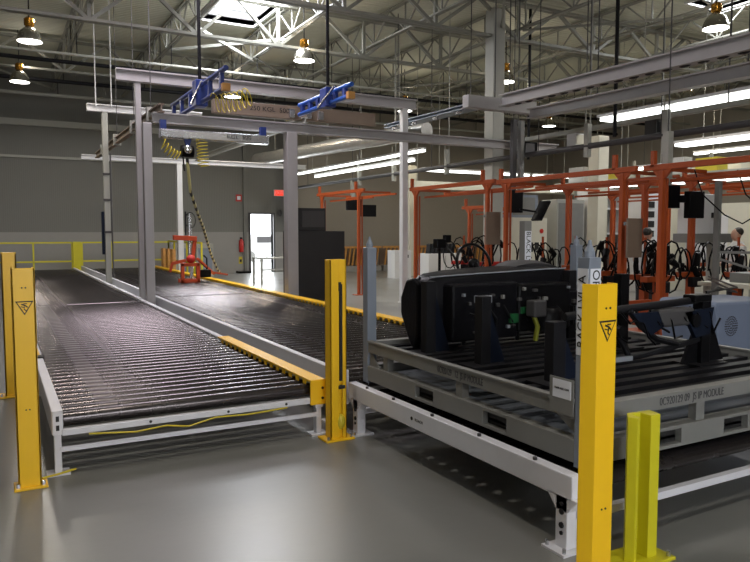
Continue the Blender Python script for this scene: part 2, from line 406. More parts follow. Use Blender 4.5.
c5 = conveyor('far section of the right roller conveyor under the orange lifter', 2.40, 4.72, 13.06, 24.0, ZR-.01, .48, .42, 'rail', 'rail', legs=(13.2, 17, 21, 23.8), pitch=.15, lh=.27, lw=.06)
gd = MB().box(4.58, 4.75, 13.06, 24, .42, .437); y = 13.1
while y < 23.9:
    gd.prism([(y, .424), (y+.075, .424), (y+.06, .385), (y+.015, .385)], 'x', 4.575, 4.585); y += .15
gd.build('yellow_guard', 'yellow', c5)
tag(MB().tube([(.5, 4.84, .262), (.8, 4.83, .235), (1.0, 4.835, .25), (1.15, 4.83, .225), (1.35, 4.835, .262), (1.6, 4.84, .25), (1.9, 4.84, .262)], .006, 5).build('yellow_cable', 'coil'), 'thin yellow cable hanging along the front beam of the left conveyor', 'cable')
tag(MB().tube([(2.56, 2.44, .26), (2.545, 2.41, .15), (2.55, 2.38, .06), (2.50, 2.36, .01), (2.38, 2.3, .008)], .006, 5).build('yellow_cable', 'coil'), 'thin yellow cable trailing from the front leg of the near right conveyor', 'cable')
# a floor-level cable
tag(MB().tube([(.21, 4.78, .03), (.3, 4.84, .02), (.42, 4.9, .02)], .007, 5).build('yellow_cable', 'coil'), 'short yellow cable on the floor by the leftmost front post', 'cable')

# ---------------------------------------------------------------- yellow guard posts
def hazard(cx, cz, yv, s, par):
    # inverted triangle label, read from -Y
    tri = [(-1, .87), (1, .87), (0, -.87)]
    o = [(cx+a*s, cz+b2*s) for a, b2 in tri]; inn = [(cx+a*s*.80, cz+.05*s+b2*s*.78) for a, b2 in tri]
    MB().prism(o, 'y', yv-.0015, yv).build('warning_border', 'ink', par)
    MB().prism(inn, 'y', yv-.003, yv-.0012).build('warning_face', 'yellow', par)
    pic = MB()
    for (a, b2, c, d, wd) in ((-.35, .5, .05, .35, .16), (.05, .35, .35, .1, .14), (.05, .35, -.05, -.1, .18), (-.05, -.1, .2, -.35, .12), (-.4, .2, .0, .1, .1), (-.1, .55, .3, .55, .1)):
        pic.bar((cx+a*s, yv-.003, cz+b2*s), (cx+c*s, yv-.003, cz+d*s), .003, wd*s)
    pic.build('hand_pictogram', 'ink', par)
def plate(x, y, wx, wy, par, m='yellow'):
    p = box(x-wx/2, x+wx/2, y-wy/2, y+wy/2, 0, .015).build('base_plate', m, par, bev=.003)
    for dx in (-1, 1): MB().tube([(x+dx*(wx/2-.025), y-wy/2+.025, .015), (x+dx*(wx/2-.025), y-wy/2+.025, .04)], .011, 6).build('anchor_bolt', 'alu', p)
# left front
p = thing('guard_post', 'tall yellow guard post at far left front with a warning triangle', 'post', (.145, 4.76, 0), 'yellow guard posts')
MB().box(.075, .205, 4.70, 4.712, .015, 1.375).box(.075, .087, 4.70, 4.83, .015, 1.375).box(.193, .205, 4.70, 4.83, .015, 1.375).build('channel', 'yellow', p, bev=.003)
plate(.145, 4.755, .19, .16, p); hazard(.143, 1.13, 4.70, .05, p)
for dx in (-.008, .012): MB().tube([(.14+dx, 4.698, .50), (.14+dx, 4.70, .50)], .005, 6).build('screw', 'ink', p)
for dx in (-.008, .012): MB().tube([(.14+dx, 4.698, 1.255), (.14+dx, 4.70, 1.255)], .005, 6).build('screw', 'ink', p)
# left back
p = thing('guard_post', 'yellow guard post standing behind the far left front one', 'post', (.1, 7.5, 0), 'yellow guard posts')
MB().box(.04, .17, 7.45, 7.462, .015, 1.38).box(.04, .052, 7.45, 7.58, .015, 1.38).box(.158, .17, 7.45, 7.58, .015, 1.38).box(.04, .17, 7.45, 7.58, 1.38, 1.395).build('channel', 'yellow', p)
plate(.1, 7.5, .24, .2, p)
# middle
p = thing('guard_post', 'yellow guard post with a black light slot, between the two conveyors', 'post', (2.27, 4.74, 0), 'yellow guard posts')
MB().box(2.19, 2.20, 4.68, 4.78, .015, 1.385).box(2.19, 2.262, 4.68, 4.69, .015, 1.385).box(2.29, 2.325, 4.68, 4.69, .015, 1.385).box(2.315, 2.325, 4.68, 4.78, .015, 1.385).box(2.19, 2.325, 4.77, 4.78, .015, 1.385).box(2.262, 2.29, 4.68, 4.69, 1.20, 1.385).build('channel', 'yellow', p, bev=.002)
box(2.266, 2.288, 4.675, 4.74, .46, 1.20).build('light_curtain', 'ink', p)
box(2.258, 2.275, 4.668, 4.70, 1.15, 1.215).build('sensor_head', 'ink', p)
box(2.262, 2.30, 4.70, 4.71, .015, .46).build('lower_cover', 'yellow', p)
box(2.255, 2.305, 4.665, 4.70, .40, .425).build('bracket', 'ink', p)
MB().sphere((2.28, 4.69, .14), .035, .03, .06).build('plug', 'coil', p)
plate(2.26, 4.73, .24, .17, p)
# right tall: folded angle with its edge towards the camera
p = thing('guard_post', 'tallest looking yellow guard post at right front with a warning triangle', 'post', (2.14, 2.02, 0), 'yellow guard posts')
MB().prism([(2.095, 2.055), (2.13, 2.0), (2.245, 2.005), (2.25, 2.06), (2.24, 2.06), (2.236, 2.014), (2.135, 2.012), (2.104, 2.06)], 'z', .015, 1.385).build('channel', 'yellow', p, bev=.002)
plate(2.16, 2.05, .3, .22, p)
hs = thing('tmp', 'x', 'x'); bpy.data.objects.remove(hs)
def hz_rot(par):
    # the front leaf runs from (2.12,1.97) to (2.245,2.0)
    n0 = len(par.children)
    hazard(0, 0, 0, .051, par)
    for i in (0,): 
        for ch in [c for c in par.children if c.name.startswith(('warning', 'hand'))]:
            off = Vector(par.location); ch.data.transform(Matrix.Translation(off))
            ch.data.transform(Matrix.Rotation(math.atan2(.005, .115), 4, 'Z'))
            ch.data.transform(Matrix.Translation(Vector((2.189, 2.0025, 1.19))-off))
hz_rot(p)
for dx in (-.012, .012): MB().tube([(2.19+dx, 2.0, 1.285), (2.19+dx, 2.006, 1.285)], .005, 6).build('screw', 'ink', p)
for dx in (-.01, .012): MB().tube([(2.19+dx, 2.0, .44), (2.19+dx, 2.006, .44)], .005, 6).build('screw', 'ink', p)
# short
p = thing('short_post', 'short lemon yellow channel post at bottom right of the floor', 'post', (2.68, 2.24, 0))
MB().prism([(2.60, 2.24), (2.622, 2.20), (2.652, 2.212), (2.662, 2.27), (2.72, 2.27), (2.72, 2.205), (2.785, 2.205), (2.80, 2.27), (2.80, 2.285), (2.655, 2.295)], 'z', .015, .72).build('channel', 'lemon', p, bev=.003)
plate(2.69, 2.25, .34, .2, p, 'lemon')

# ---------------------------------------------------------------- module rack
rk = thing('module_rack', 'grey steel shipping rack with stencilled beams on the near right conveyor', 'rack', (3.65, 3.6, .41))
X0, X1, Y0, Y1 = 2.585, 4.80, 2.49, 4.79
def postbox(x, y, h_): return MB().box(x-.04, x+.04, y-.04, y+.04, .40, h_)
posts = {}
for nm, x, y in (('a', X0, Y0), ('b', X0, Y1), ('c', X1, Y0), ('d', X1, Y1)):
    q = postbox(x, y, 1.47).build('corner_post', 'rackblue', rk, bev=.004); posts[nm] = q
    MB().lathe([(.028, 0), (.026, .03), (.012, .06), (.008, .085)], (x, y, 1.47), 10).build('stacking_pin', 'rackblue', q)
for x, nm in ((X0, 'left'), (X1, 'right')):
    # base beam with two fork pockets
    m_ = MB(); ys_ = [Y0+.04, 3.06, 3.28, 3.82, 4.05, Y1-.04]
    for a, b2 in ((0, 1), (2, 3), (4, 5)): m_.box(x-.04, x+.04, ys_[a], ys_[b2], .42, .54)
    for a, b2 in ((1, 2), (3, 4)): m_.box(x-.04, x+.04, ys_[a], ys_[b2], .42, .44).box(x-.04, x+.04, ys_[a], ys_[b2], .52, .54)
    m_.build('base_beam', 'rack', rk, bev=.003)
    for a, b2 in ((1, 2), (3, 4)): box(x+.0, x+.03, ys_[a], ys_[b2], .44, .52).build('fork_pocket', 'ink', rk)
    MB().box(x-.035, x+.035, Y0+.04, Y1-.04, .645, .725).box(x-.045, x+.0, Y0+.04, Y1-.04, .725, .74).build('top_beam', 'rack', rk, bev=.003)
    for y in (3.55, 4.5): box(x-.02, x+.03, y-.035, y+.035, .54, .66).build('mid_strut', 'rack', rk)
    MB().prism([(Y0+.04, .56), (Y0+.04, .66), (Y0+.22, .66)], 'x', x-.02, x-.01).build('gusset', 'rack', rk)
    MB().prism([(Y1-.04, .54), (Y1-.04, .66), (Y1-.2, .54)], 'x', x-.02, x-.01).build('gusset', 'rack', rk)
for y in (Y0, Y1):
    m_ = MB(); xs_ = [X0+.04, 3.05, 3.27, 3.64, 3.86, X1-.04]
    for a, b2 in ((0, 1), (2, 3), (4, 5)): m_.box(xs_[a], xs_[b2], y-.04, y+.04, .42, .54)
    for a, b2 in ((1, 2), (3, 4)): m_.box(xs_[a], xs_[b2], y-.04, y+.04, .42, .44).box(xs_[a], xs_[b2], y-.04, y+.04, .52, .54)
    m_.build('base_beam', 'rack', rk, bev=.003)
    for a, b2 in ((1, 2), (3, 4)): box(xs_[a], xs_[b2], y, y+.03, .44, .52).build('fork_pocket', 'ink', rk)
    MB().box(X0+.04, X1-.04, y-.035, y+.035, .645, .725).build('top_beam', 'rack', rk, bev=.003)
    for x in (3.45, 4.4): box(x-.035, x+.035, y-.02, y+.03, .54, .66).build('mid_strut', 'rack', rk)
box(X0, X1, Y0, Y1, .46, .475).build('base_deck', 'slate', rk)
for i in range(15):
    y = Y0+.10+i*.15
    MB().box(X0+.04, X1-.04, y, y+.07, .655, .69).build('deck_slat', 'blacksoft', rk)
text('0C920129   12  JS IP MODULE', .062, (X0-.0365, 3.53, .685), LEFT, 'inkgrey', rk, 'stencil_lettering', .62)
text('0C920129 09  JS IP MODULE', .062, (3.36, Y0-.0365, .685), FRONT, 'inkgrey', rk, 'stencil_lettering', .72)
# labels on the near left post
lb = box(X0-.0435, X0-.0405, Y0-.035, Y0+.035, .98, 1.415).build('post_label', 'paper', posts['a'])
text('RACK LVL-A', .07, (X0-.045, Y0, 1.20), Euler((R(90), R(-90), R(-90))) if False else (Matrix.Rotation(R(-90), 4, 'Z') @ Matrix.Rotation(R(90), 4, 'X') @ Matrix.Rotation(R(90), 4, 'Z')).to_euler(), 'ink', posts['a'], 'label_lettering', .95)
lb = box(X0-.035, X0+.035, Y0-.0435, Y0-.0405, .98, 1.415).build('post_label', 'paper', posts['a'])
text('ORACK LVL', .066, (X0, Y0-.045, 1.235), (Matrix.Rotation(R(90), 4, 'X') @ Matrix.Rotation(R(-90), 4, 'Z')).to_euler(), 'ink', posts['a'], 'label_lettering', 1.0)
cdh = box(X0-.050, X0-.044, 2.53, 2.70, .66, .845).build('card_holder', 'rack', rk)
box(X0-.053, X0-.050, 2.545, 2.675, .74, .835).build('white_card', 'paper', cdh)
text('15600 AEC 1234', .015, (X0-.0545, 2.61, .79), LEFT, 'inkgrey', cdh, 'card_lettering')

# supports standing on the rack deck: part of the rack
def support(x, y, z1, sgn, m='blacksoft', wdt=.08, foot=.26):
    s_ = box(x-wdt/2, x+wdt/2, y-.04, y+.04, .69, z1).build('module_support', m, rk, bev=.004)
    MB().prism([(x+sgn*wdt/2, .70), (x+sgn*(wdt/2+foot*.55), .70), (x+sgn*wdt/2, z1-.05)], 'y', y-.012, y+.012).build('gusset_plate', 'navy' if sgn > 0 and m == 'blacksoft' else m, s_)
    box(x-.14, x+.16, y-.1, y+.1, .69, .70).build('foot_plate', 'blacksoft', s_)
    return s_
support(2.80, 4.27, 1.23, 1, 'blacksoft', .085)
support(2.88, 3.72, 1.16, 1)
support(2.93, 3.08, 1.06, 1, 'blacksoft', .10)
support(4.24, 4.30, 1.27, -1)
support(4.24, 3.75, 1.27, -1, 'black', .09)
s_ = support(4.24, 3.05, 1.13, 1, 'black', .09, .34)
MB().prism([(4.20, .70), (4.04, .70), (4.20, 1.0)], 'y', 3.04, 3.06).build('gusset_plate', 'black', s_)

# ---------------------------------------------------------------- instrument panel module (cockpit)
ds = thing('dashboard_module', 'black car dashboard module with steering wheel held in the grey rack', 'dashboard', (3.6, 4.45, .75))
secs = []
def sec(x, top, bot, yf, yb, k=0):
    return [(x, yf+.03, bot), (x, yf, bot+.06), (x, yf-.01, top-.03), (x, yf+.01, top-.005), (x, yf+.12, top), (x, yb-.12, top+.012), (x, yb-.02, top-.03), (x, yb, top-.12), (x, yb-.06, bot+.14), (x, yb-.12, bot+.02)]
for (x, top, bot, yf, yb) in ((2.84, 1.2, .84, 4.40, 4.60), (2.87, 1.24, .80, 4.36, 4.64), (2.94, 1.255, .78, 4.35, 4.68), (3.2, 1.27, .76, 4.34, 4.78), (3.6, 1.28, .80, 4.34, 4.86), (4.0, 1.29, .84, 4.34, 4.86), (4.14, 1.29, .9, 4.35, 4.84), (4.24, 1.285, .92, 4.36, 4.80), (4.28, 1.25, .95, 4.4, 4.72)):
    secs.append(sec(x, top, bot, yf, yb))
MB().ring_loft(secs).build('main_shell', 'dash', ds, smooth=True)
# silver lip along the top edge
MB().tube([(2.86, 4.35, 1.252), (3.2, 4.335, 1.265), (3.6, 4.335, 1.275), (4.0, 4.335, 1.285), (4.24, 4.35, 1.285)], .006, 6).build('top_edge_strip', 'glassy', ds)
# end cap curving out
MB().prism([(4.42, .80), (4.42, 1.2), (4.50, 1.24), (4.60, 1.22), (4.68, 1.08), (4.68, .95), (4.58, .78), (4.52, .70), (4.46, .70)], 'x', 2.80, 2.85).build('end_cap', 'dash', ds, bev=.02)
MB().prism([(4.42, .66), (4.40, .85), (4.60, .85), (4.56, .66)], 'x', 2.84, 2.96).build('kick_panel', 'dash', ds, bev=.015)
# blower and heater boxes towards the camera
MB().lathe([(.12, 0), (.15, .02), (.15, .16), (.12, .2), (.05, .21)], (3.92, 4.25, .78), 18).build('blower_housing', 'black', ds, smooth=True)
box(2.98, 3.62, 4.22, 4.36, .76, 1.2).build('heater_box', 'dash', ds, bev=.02)
box(3.60, 4.16, 4.20, 4.36, .80, 1.18).build('air_box', 'black', ds, bev=.02)
box(3.18, 3.32, 4.17, 4.24, 1.05, 1.11).build('grey_motor', 'glassy', ds, bev=.01)
box(4.12, 4.30, 4.20, 4.36, .98, 1.10).build('module_case', 'dash', ds, bev=.01)
box(3.62, 3.76, 4.185, 4.20, .95, 1.0).build('circuit_panel', 'green', ds)
box(3.52, 3.60, 4.195, 4.22, .88, .95).build('circuit_panel', 'green', ds)
box(3.64, 3.77, 4.06, 4.16, .93, 1.06).build('clear_reservoir', 'darkgrey', ds, bev=.012)
MB().tube([(3.69, 4.12, .93), (3.71, 4.10, .85), (3.71, 4.12, .74)], .02, 8).build('green_hose_wrap', 'olive', ds, smooth=True)
MB().sphere((4.33, 4.32, 1.14), .035, .02, .03).build('grey_connector', 'glassy', ds)
for i in range(9):
    x = 3.1+i*.16
    MB().tube([(x, 4.33, 1.05+random.uniform(-.05, .08)), (x+.05, 4.22, 1.0+random.uniform(-.05, .08)), (x+.12, 4.2, .93+random.uniform(-.04, .05)), (x+.16, 4.24, .82)], .011, 6).build('wire_loom', 'blacksoft', ds, smooth=True)
for i in range(22):
    x = 3.05+i*.053; z = random.uniform(.80, 1.18)
    box(x, x+random.uniform(.015, .04), 4.175, 4.20, z, z+random.uniform(.012, .03)).build('connector', ('glassy', 'darkgrey', 'darkgrey', 'rack')[i % 4], ds)
MB().tube([(3.02, 4.4, .85), (2.98, 4.36, .78), (3.0, 4.34, .70), (3.12, 4.36, .70)], .018, 8).build('drain_hose', 'black', ds, smooth=True)
# underside pieces
for x, zz in ((3.2, .70), (3.5, .73), (3.75, .70), (4.0, .76)):
    MB().tube([(x, 4.45, .86), (x+.02, 4.42, .78), (x+.05, 4.44, zz)], .02, 8).build('bracket', 'blacksoft', ds)
# instrument hood and steering wheel on the far side
hood = [[(x, 4.62+.0, 1.27+h_*0), (x, 4.60, 1.27+h_*.7), (x, 4.68, 1.27+h_), (x, 4.86, 1.27+h_*.95), (x, 4.92, 1.27)] for x, h_ in ((3.86, .01), (3.93, .045), (4.02, .068), (4.12, .075), (4.22, .068), (4.32, .045), (4.40, .01))]
MB().ring_loft(hood).build('instrument_hood', 'darkgrey', ds, smooth=True)
ctr = Vector((3.80, 5.05, 1.30)); pts = []
for i in range(28):
    a = 2*math.pi*i/28; pts.append(ctr+Vector((.185*math.cos(a), .05*math.sin(a), .18*math.sin(a))))
sw = MB().tube(pts, .014, 8, closed=True).build('steering_wheel', 'black', ds, smooth=True)
MB().sphere(ctr, .06, .04, .055).build('wheel_hub', 'black', sw, smooth=True)
for a in (-.5, 3.64, 4.71): MB().tube([ctr, ctr+Vector((.18*math.cos(a), .05*math.sin(a), .175*math.sin(a)))], .012, 6).build('wheel_spoke', 'black', sw)
MB().tube([ctr+Vector((0, -.02, 0)), (3.76, 4.80, 1.12)], .03, 8).build('steering_column', 'black', sw)

# bare cross car beam in the front slot
cb_ = thing('dashboard_crossmember', 'bare black metal dashboard beam with brackets in the front rack slot', 'car part', (3.7, 3.06, 1.0))
MB().tube([(2.98, 3.06, 1.085), (3.3, 3.05, 1.10), (3.9, 3.05, 1.12), (4.30, 3.06, 1.135)], .026, 12).build('main_tube', 'blacksoft', cb_, smooth=True)
MB().tube([(3.30, 3.03, 1.09), (3.27, 3.01, .95), (3.24, 3.0, .80), (3.23, 3.0, .70)], .018, 8).build('vertical_strut', 'blacksoft', cb_, smooth=True)
MB().tube([(3.36, 3.03, .79), (3.6, 3.02, .80), (3.9, 3.02, .83), (4.20, 3.04, .86)], .02, 8).build('lower_tube', 'blacksoft', cb_, smooth=True)
MB().tube([(3.5, 3.03, 1.1), (3.6, 3.02, .99), (3.75, 3.02, .90), (3.95, 3.02, .85)], .02, 8).build('diagonal_strut', 'blacksoft', cb_, smooth=True)
MB().tube([(3.35, 3.03, 1.0), (3.45, 3.02, .88), (3.5, 3.02, .80)], .02, 8).build('diagonal_strut', 'blacksoft', cb_, smooth=True)
box(3.75, 4.10, 3.0, 3.1, .97, 1.09).build('pedal_bracket', 'darkgrey', cb_, bev=.02)
MB().prism([(3.5, 1.08), (3.74, 1.08), (3.8, .98), (3.68, .93)], 'y', 3.0, 3.02).build('bracket_plate', 'navy', cb_)
MB().prism([(4.0, 1.06), (4.3, 1.08), (4.26, .90), (4.12, .88)], 'y', 3.0, 3.03).build('bracket_plate', 'navy', cb_)
MB().tube([(3.38, 2.97, .98), (3.38, 3.04, .98)], .035, 12).build('bush', 'black', cb_)
MB().tube([(4.1, 2.98, 1.0), (4.1, 3.05, 1.0)], .045, 12).build('bush', 'black', cb_)
box(3.35, 3.50, 2.99, 3.01, .785, .815).build('grey_label', 'glassy', cb_)
box(4.1, 4.28, 3.0, 3.1, 1.12, 1.17).build('end_bracket', 'black', cb_, bev=.01)
for i in range(8):
    x = 3.3+i*.13
    MB().tube([(x, 3.03, 1.09), (x+.05, 3.0, 1.04+random.uniform(-.05, .03)), (x+.1, 3.01, .97+random.uniform(-.08, .08)), (x+.16, 3.0, .92+random.uniform(-.1, .1))], .008, 5).build('wire_loom', 'black', cb_)
for k in range(2): tag(MB().tube([(4.35, 3.1, 1.16+.015*k), (4.7, 3.25, 1.18-.02*k), (5.3, 3.5, 1.10+.04*k), (6.2, 4.4, 1.12+.03*k)], .008, 5).build('loose_cable', 'black'), ['black cable drooping right from the bare beam, upper one', 'black cable drooping right from the bare beam, lower one'][k], 'cable')

# labelled stanchion behind the dashboard
st = thing('label_stanchion', 'grey post with a white lettered label rising behind the dashboard', 'post', (4.64, 5.33, .437))
box(4.60, 4.69, 5.29, 5.37, .437, 1.70).build('shaft', 'rack', st, bev=.004)
box(4.56, 4.73, 5.25, 5.41, .437, .45).build('foot_plate', 'rack', st)
box(4.605, 4.685, 5.286, 5.29, 1.1, 1.60).build('label', 'paper', st)
text('BLACK LVL', .075, (4.645, 5.285, 1.42), (Matrix.Rotation(R(90), 4, 'X') @ Matrix.Rotation(R(-90), 4, 'Z')).to_euler(), 'ink', st, 'label_lettering', .95)
# blue grey box on its stand
bs = thing('low_stand', 'low blue grey steel stand under the vented box at far right', 'stand', (6.3, 4.2, 0))
MB().box(5.6, 7.2, 3.9, 3.96, .38, .45).box(5.6, 7.2, 4.6, 4.66, .38, .45).box(5.6, 7.2, 3.9, 4.66, .44, .455).build('frame', 'rackblue', bs)
for x in (5.64, 7.1):
    for y in (3.93, 4.62): box(x-.03, x+.03, y-.03, y+.03, 0, .38).build('leg', 'rackblue', bs)
vb = thing('vented_box', 'blue grey equipment box with round vent at right edge behind rack', 'box', (6.2, 4.25, .455))
MB().prism([(5.80, .455), (6.75, .455), (6.75, .93), (5.74, .95), (5.72, .90)], 'y', 3.98, 4.6).build('case', 'box', vb, bev=.03)
vt = MB()
for k in range(1, 5):
    for j in range(6*k):
        a = 2*math.pi*j/(6*k); vt.box(5.96+.022*k*math.cos(a)-.005, 5.96+.022*k*math.cos(a)+.005, 3.974, 3.98, .72+.022*k*math.sin(a)-.005, .72+.022*k*math.sin(a)+.005)
vt.build('vent_grille', 'darkgrey', vb)
tag(MB().sphere((5.93, 3.93, .475), .06, .03, .022).build('blue_plug', 'blue2'), 'small dark blue plug lying in front of the vented box', 'plug')

# ---------------------------------------------------------------- overhead crane frame
GRP = 'overhead crane frame posts'
def hpost(x, y, w_, h_, lab, m='lilac'):
    t = thing('frame_post', lab, 'post', (x, y, 0), GRP)
    a = w_/2
    MB().box(x-a, x+a, y-a, y+a, .015, h_).build('shaft', m, t, bev=.01)
    box(x-a-.012, x+a+.012, y-a-.03, y+a+.03, 0, .02).build('base_plate', m, t)
    return t
hpost(2.307, 12.2, .145, 3.42, 'lilac grey frame post between the conveyors, the nearer one')
hpost(2.345, 13.16, .10, 4.28, 'upper frame post just behind the nearer lilac post')
t109 = hpost(2.33, 17.3, .125, 4.36, 'white frame post between the conveyors, the farther one', 'steel')
for z in (1.55, 2.3, 2.9): box(2.25, 2.41, 17.22, 17.235, z, z+.05).build('clamp_band', 'darkgrey', t109)
MB().tube([(2.42, 17.2, .5), (2.42, 17.2, 3.4)], .018, 6).build('conduit', 'darkgrey', t109)
box(2.20, 2.26, 17.25, 17.33, 1.05, 2.05).build('hanging_cable_bundle', 'navy', t109)
hpost(4.90, 12.2, .21, 3.42, 'thick lilac post right of the right conveyor by the black cabinet')
hpost(7.96, 13.16, .14, 4.28, 'pale post carrying the right end of the high frame beam', 'white')
hpost(4.90, 21.1, .16, 3.6, 'white frame post behind the hanging hose', 'white')
def beam(lab, a, b2, w_, h_, m='lilac', cap=True, name='frame_beam', flange=True):
    t = thing(name, lab, 'beam', a, 'overhead beams')
    a = Vector(a); b2 = Vector(b2)
    if flange:
        MB().bar(a+Vector((0, 0, h_/2-.012)), b2+Vector((0, 0, h_/2-.012)), w_, .024).build('top_flange', m, t)
        MB().bar(a-Vector((0, 0, h_/2-.012)), b2-Vector((0, 0, h_/2-.012)), w_, .024).build('bottom_flange', m, t)
        MB().bar(a, b2, w_*.25, h_-.03).build('web_plate', m, t)
    else: MB().bar(a, b2, w_, h_).build('box_section', m, t, bev=.01)
    return t
beam('high lilac crossbeam of the crane frame under the ceiling', (1.98, 13.16, 4.38), (8.25, 13.16, 4.38), .16, .21)
b_ = beam('long lilac crossbeam of the crane frame running right to the stations', (2.40, 12.2, 3.51), (11.5, 12.2, 3.51), .2, .18)
beam('short white crossbeam on the farther frame post', (1.95, 17.3, 4.44), (4.6, 17.3, 4.44), .14, .17, 'white')
beam('white crossbeam low before the back wall', (2.2, 21.1, 3.68), (9.0, 21.1, 3.68), .14, .14, 'white')
rn = beam('narrow runway rail with clamps running back along the left conveyor', (2.52, 12.0, 3.66), (2.52, 20.4, 3.66), .10, .15, 'brown')
for y in (12.9, 14.6, 16.8, 19): box(2.44, 2.60, y-.05, y+.05, 3.55, 3.8).build('rail_clamp', 'steel', rn)
for y in (12.9, 14.6, 16.8): MB().tube([(2.52, y, 3.7), (2.52, y, 6.94)], .008, 5).build('hanger_rod', 'darkgrey', rn)
beam('runway rail running back over the right conveyor', (5.3, 12.4, 3.72), (5.3, 20.6, 3.72), .09, .12, 'steel')
# lettered girder and lit bridge
lg_ = beam('brownish crane girder lettered 500 over the right conveyor', (3.55, 12.6, 3.86), (6.9, 12.6, 3.86), .16, .25, 'brown', flange=False)
text('250 KGL  500', .12, (4.62, 12.515, 3.88), FRONT, 'ink', lg_, 'capacity_lettering', 1.15)
for x in (5.0, 5.35, 5.6): box(x, x+.1, 12.45, 12.52, 3.76, 3.92).build('clamp_block', 'alu', lg_)
bg = thing('crane_bridge', 'shiny bridge rail lettered 500 with the hoist hanging below', 'crane rail', (3.6, 11.6, 3.2))
MB().bar((2.42, 11.75, 3.20), (4.30, 11.75, 3.20), .14, .15).build('bridge_rail', 'alu', bg, bev=.02)
text('KGL  500', .10, (3.75, 11.675, 3.21), FRONT, 'ink', bg, 'capacity_lettering', 1.1)
for x in (2.48, 4.2): MB().box(x-.05, x+.05, 11.7, 11.8, 3.27, 3.42).build('end_truck', 'blue2', bg)
# ladder cranes
def ladder(lab, x, y0, y1, z, m, m2, up=.12, dn=.16):
    t = thing('ladder_crane', lab, 'crane', (x, y0, z), 'blue ladder cranes')
    MB().tube([(x, y0, z+up), (x, y1, z+up)], .04, 10).build('upper_rail', m, t, smooth=True)
    MB().tube([(x, y0+.1, z-dn), (x, y1, z-dn)], .04, 10).build('lower_rail', m, t, smooth=True)
    n = 6
    for i in range(n): 
        y = y0+.25+(y1-y0-.4)*i/(n-1); box(x-.03, x+.03, y-.045, y+.045, z-dn, z+up).build('rung', m2, t)
    ym = y0+(y1-y0)*.42
    box(x-.10, x+.10, ym-.13, ym+.13, z-dn-.07, z+up+.09).build('trolley', m2, t, bev=.02)
    MB().tube([(x, ym, z+.2), (x, ym, 6.94)], .03, 8).build('drop_rod', 'blacksoft', t)
    MB().bar((x-.1, ym-.5, z+.1), (x-.1, ym+.2, z-.15), .03).build('stay', 'alu', t)
    box(x-.05, x+.07, y0+.02, y0+.11, z-dn-.05, z-dn+.06).build('bumper', 'wood', t)
    return t
ladder('dark blue ladder shaped crane rail, left one, above the hose coils', 3.12, 10.3, 13.9, 3.92, 'blue2', 'blue2')
ladder('bright blue ladder shaped crane rail, right one', 5.05, 9.95, 12.1, 3.87, 'blue', 'blue2', .06, .11)
# hoist, coils, hose
ho = thing('chain_hoist', 'small chrome and black chain hoist under the bridge rail', 'hoist', (3.0, 11.75, 2.9))
MB().tube([(2.77, 11.75, 2.93), (2.97, 11.75, 2.93)], .10, 14).build('motor_body', 'black', ho, smooth=True)
MB().sphere((2.86, 11.64, 2.95), .07, .04, .07).build('chrome_cover', 'chrome', ho, smooth=True)
MB().prism([(2.82, 3.13), (2.94, 3.13), (2.91, 3.02), (2.85, 3.02)], 'y', 11.72, 11.78).build('hook_bracket', 'blue2', ho)
MB().tube([(2.80, 11.75, 2.85), (2.82, 11.75, 2.6)], .012, 6).build('chain', 'blacksoft', ho)
def coil(p0, p1, r, turns, lab, sag=0):
    p0 = Vector(p0); p1 = Vector(p1); n = turns*12; t = (p1-p0).normalized(); u = t.orthogonal().normalized(); v = t.cross(u); pts = []
    for i in range(n+1):
        f = i/n; c = p0.lerp(p1, f)-Vector((0, 0, sag*4*f*(1-f))); a = 2*math.pi*f*turns; pts.append(c+u*r*math.cos(a)+v*r*math.sin(a))
    return tag(MB().tube(pts, .008, 5).build('air_hose_coil', 'coil'), lab, 'hose', 'yellow air hoses')
coil((2.45, 11.7, 3.05), (2.74, 11.7, 2.85), .08, 6, 'yellow coiled hose hanging left of the chain hoist', .06)
coil((3.10, 11.7, 3.12), (3.13, 11.7, 2.68), .09, 8, 'yellow coiled hose hanging straight down right of the hoist')
coil((3.1, 10.9, 3.62), (3.7, 10.9, 3.78), .15, 7, 'large yellow hose coil beneath the dark blue crane rail', .05)
hp = [(2.87, 11.75, 2.82), (2.90, 11.8, 2.55), (3.0, 12.1, 2.28), (3.32, 12.9, 1.95), (3.72, 14.0, 1.66), (4.1, 15.1, 1.33), (4.5, 16.2, .98), (4.85, 17.0, .65), (5.08, 17.5, .50), (5.3, 17.75, .46)]
tag(MB().tube(hp, .026, 8).build('striped_hose', 'stripe', smooth=True), 'yellow and black spiral hose dropping from the hoist to the lifter', 'hose')
for i, (x, y) in enumerate([(2.13, 17.15), (2.47, 17.15), (9.9, 9.0), (11.2, 12.8)]):
    tag(MB().tube([(x, y, 4.45 if i < 2 else 3.3), (x, y, 6.9)], .012 if i < 2 else .035, 6).build('drop_rod', 'white' if i < 2 else 'blacksoft'), ['white hanging rod left of the farther frame post', 'white hanging rod behind the runway rail', 'black drop pipe right of the thick column', 'black drop pipe beside the thick column'][i], 'rod', 'hanging rods')

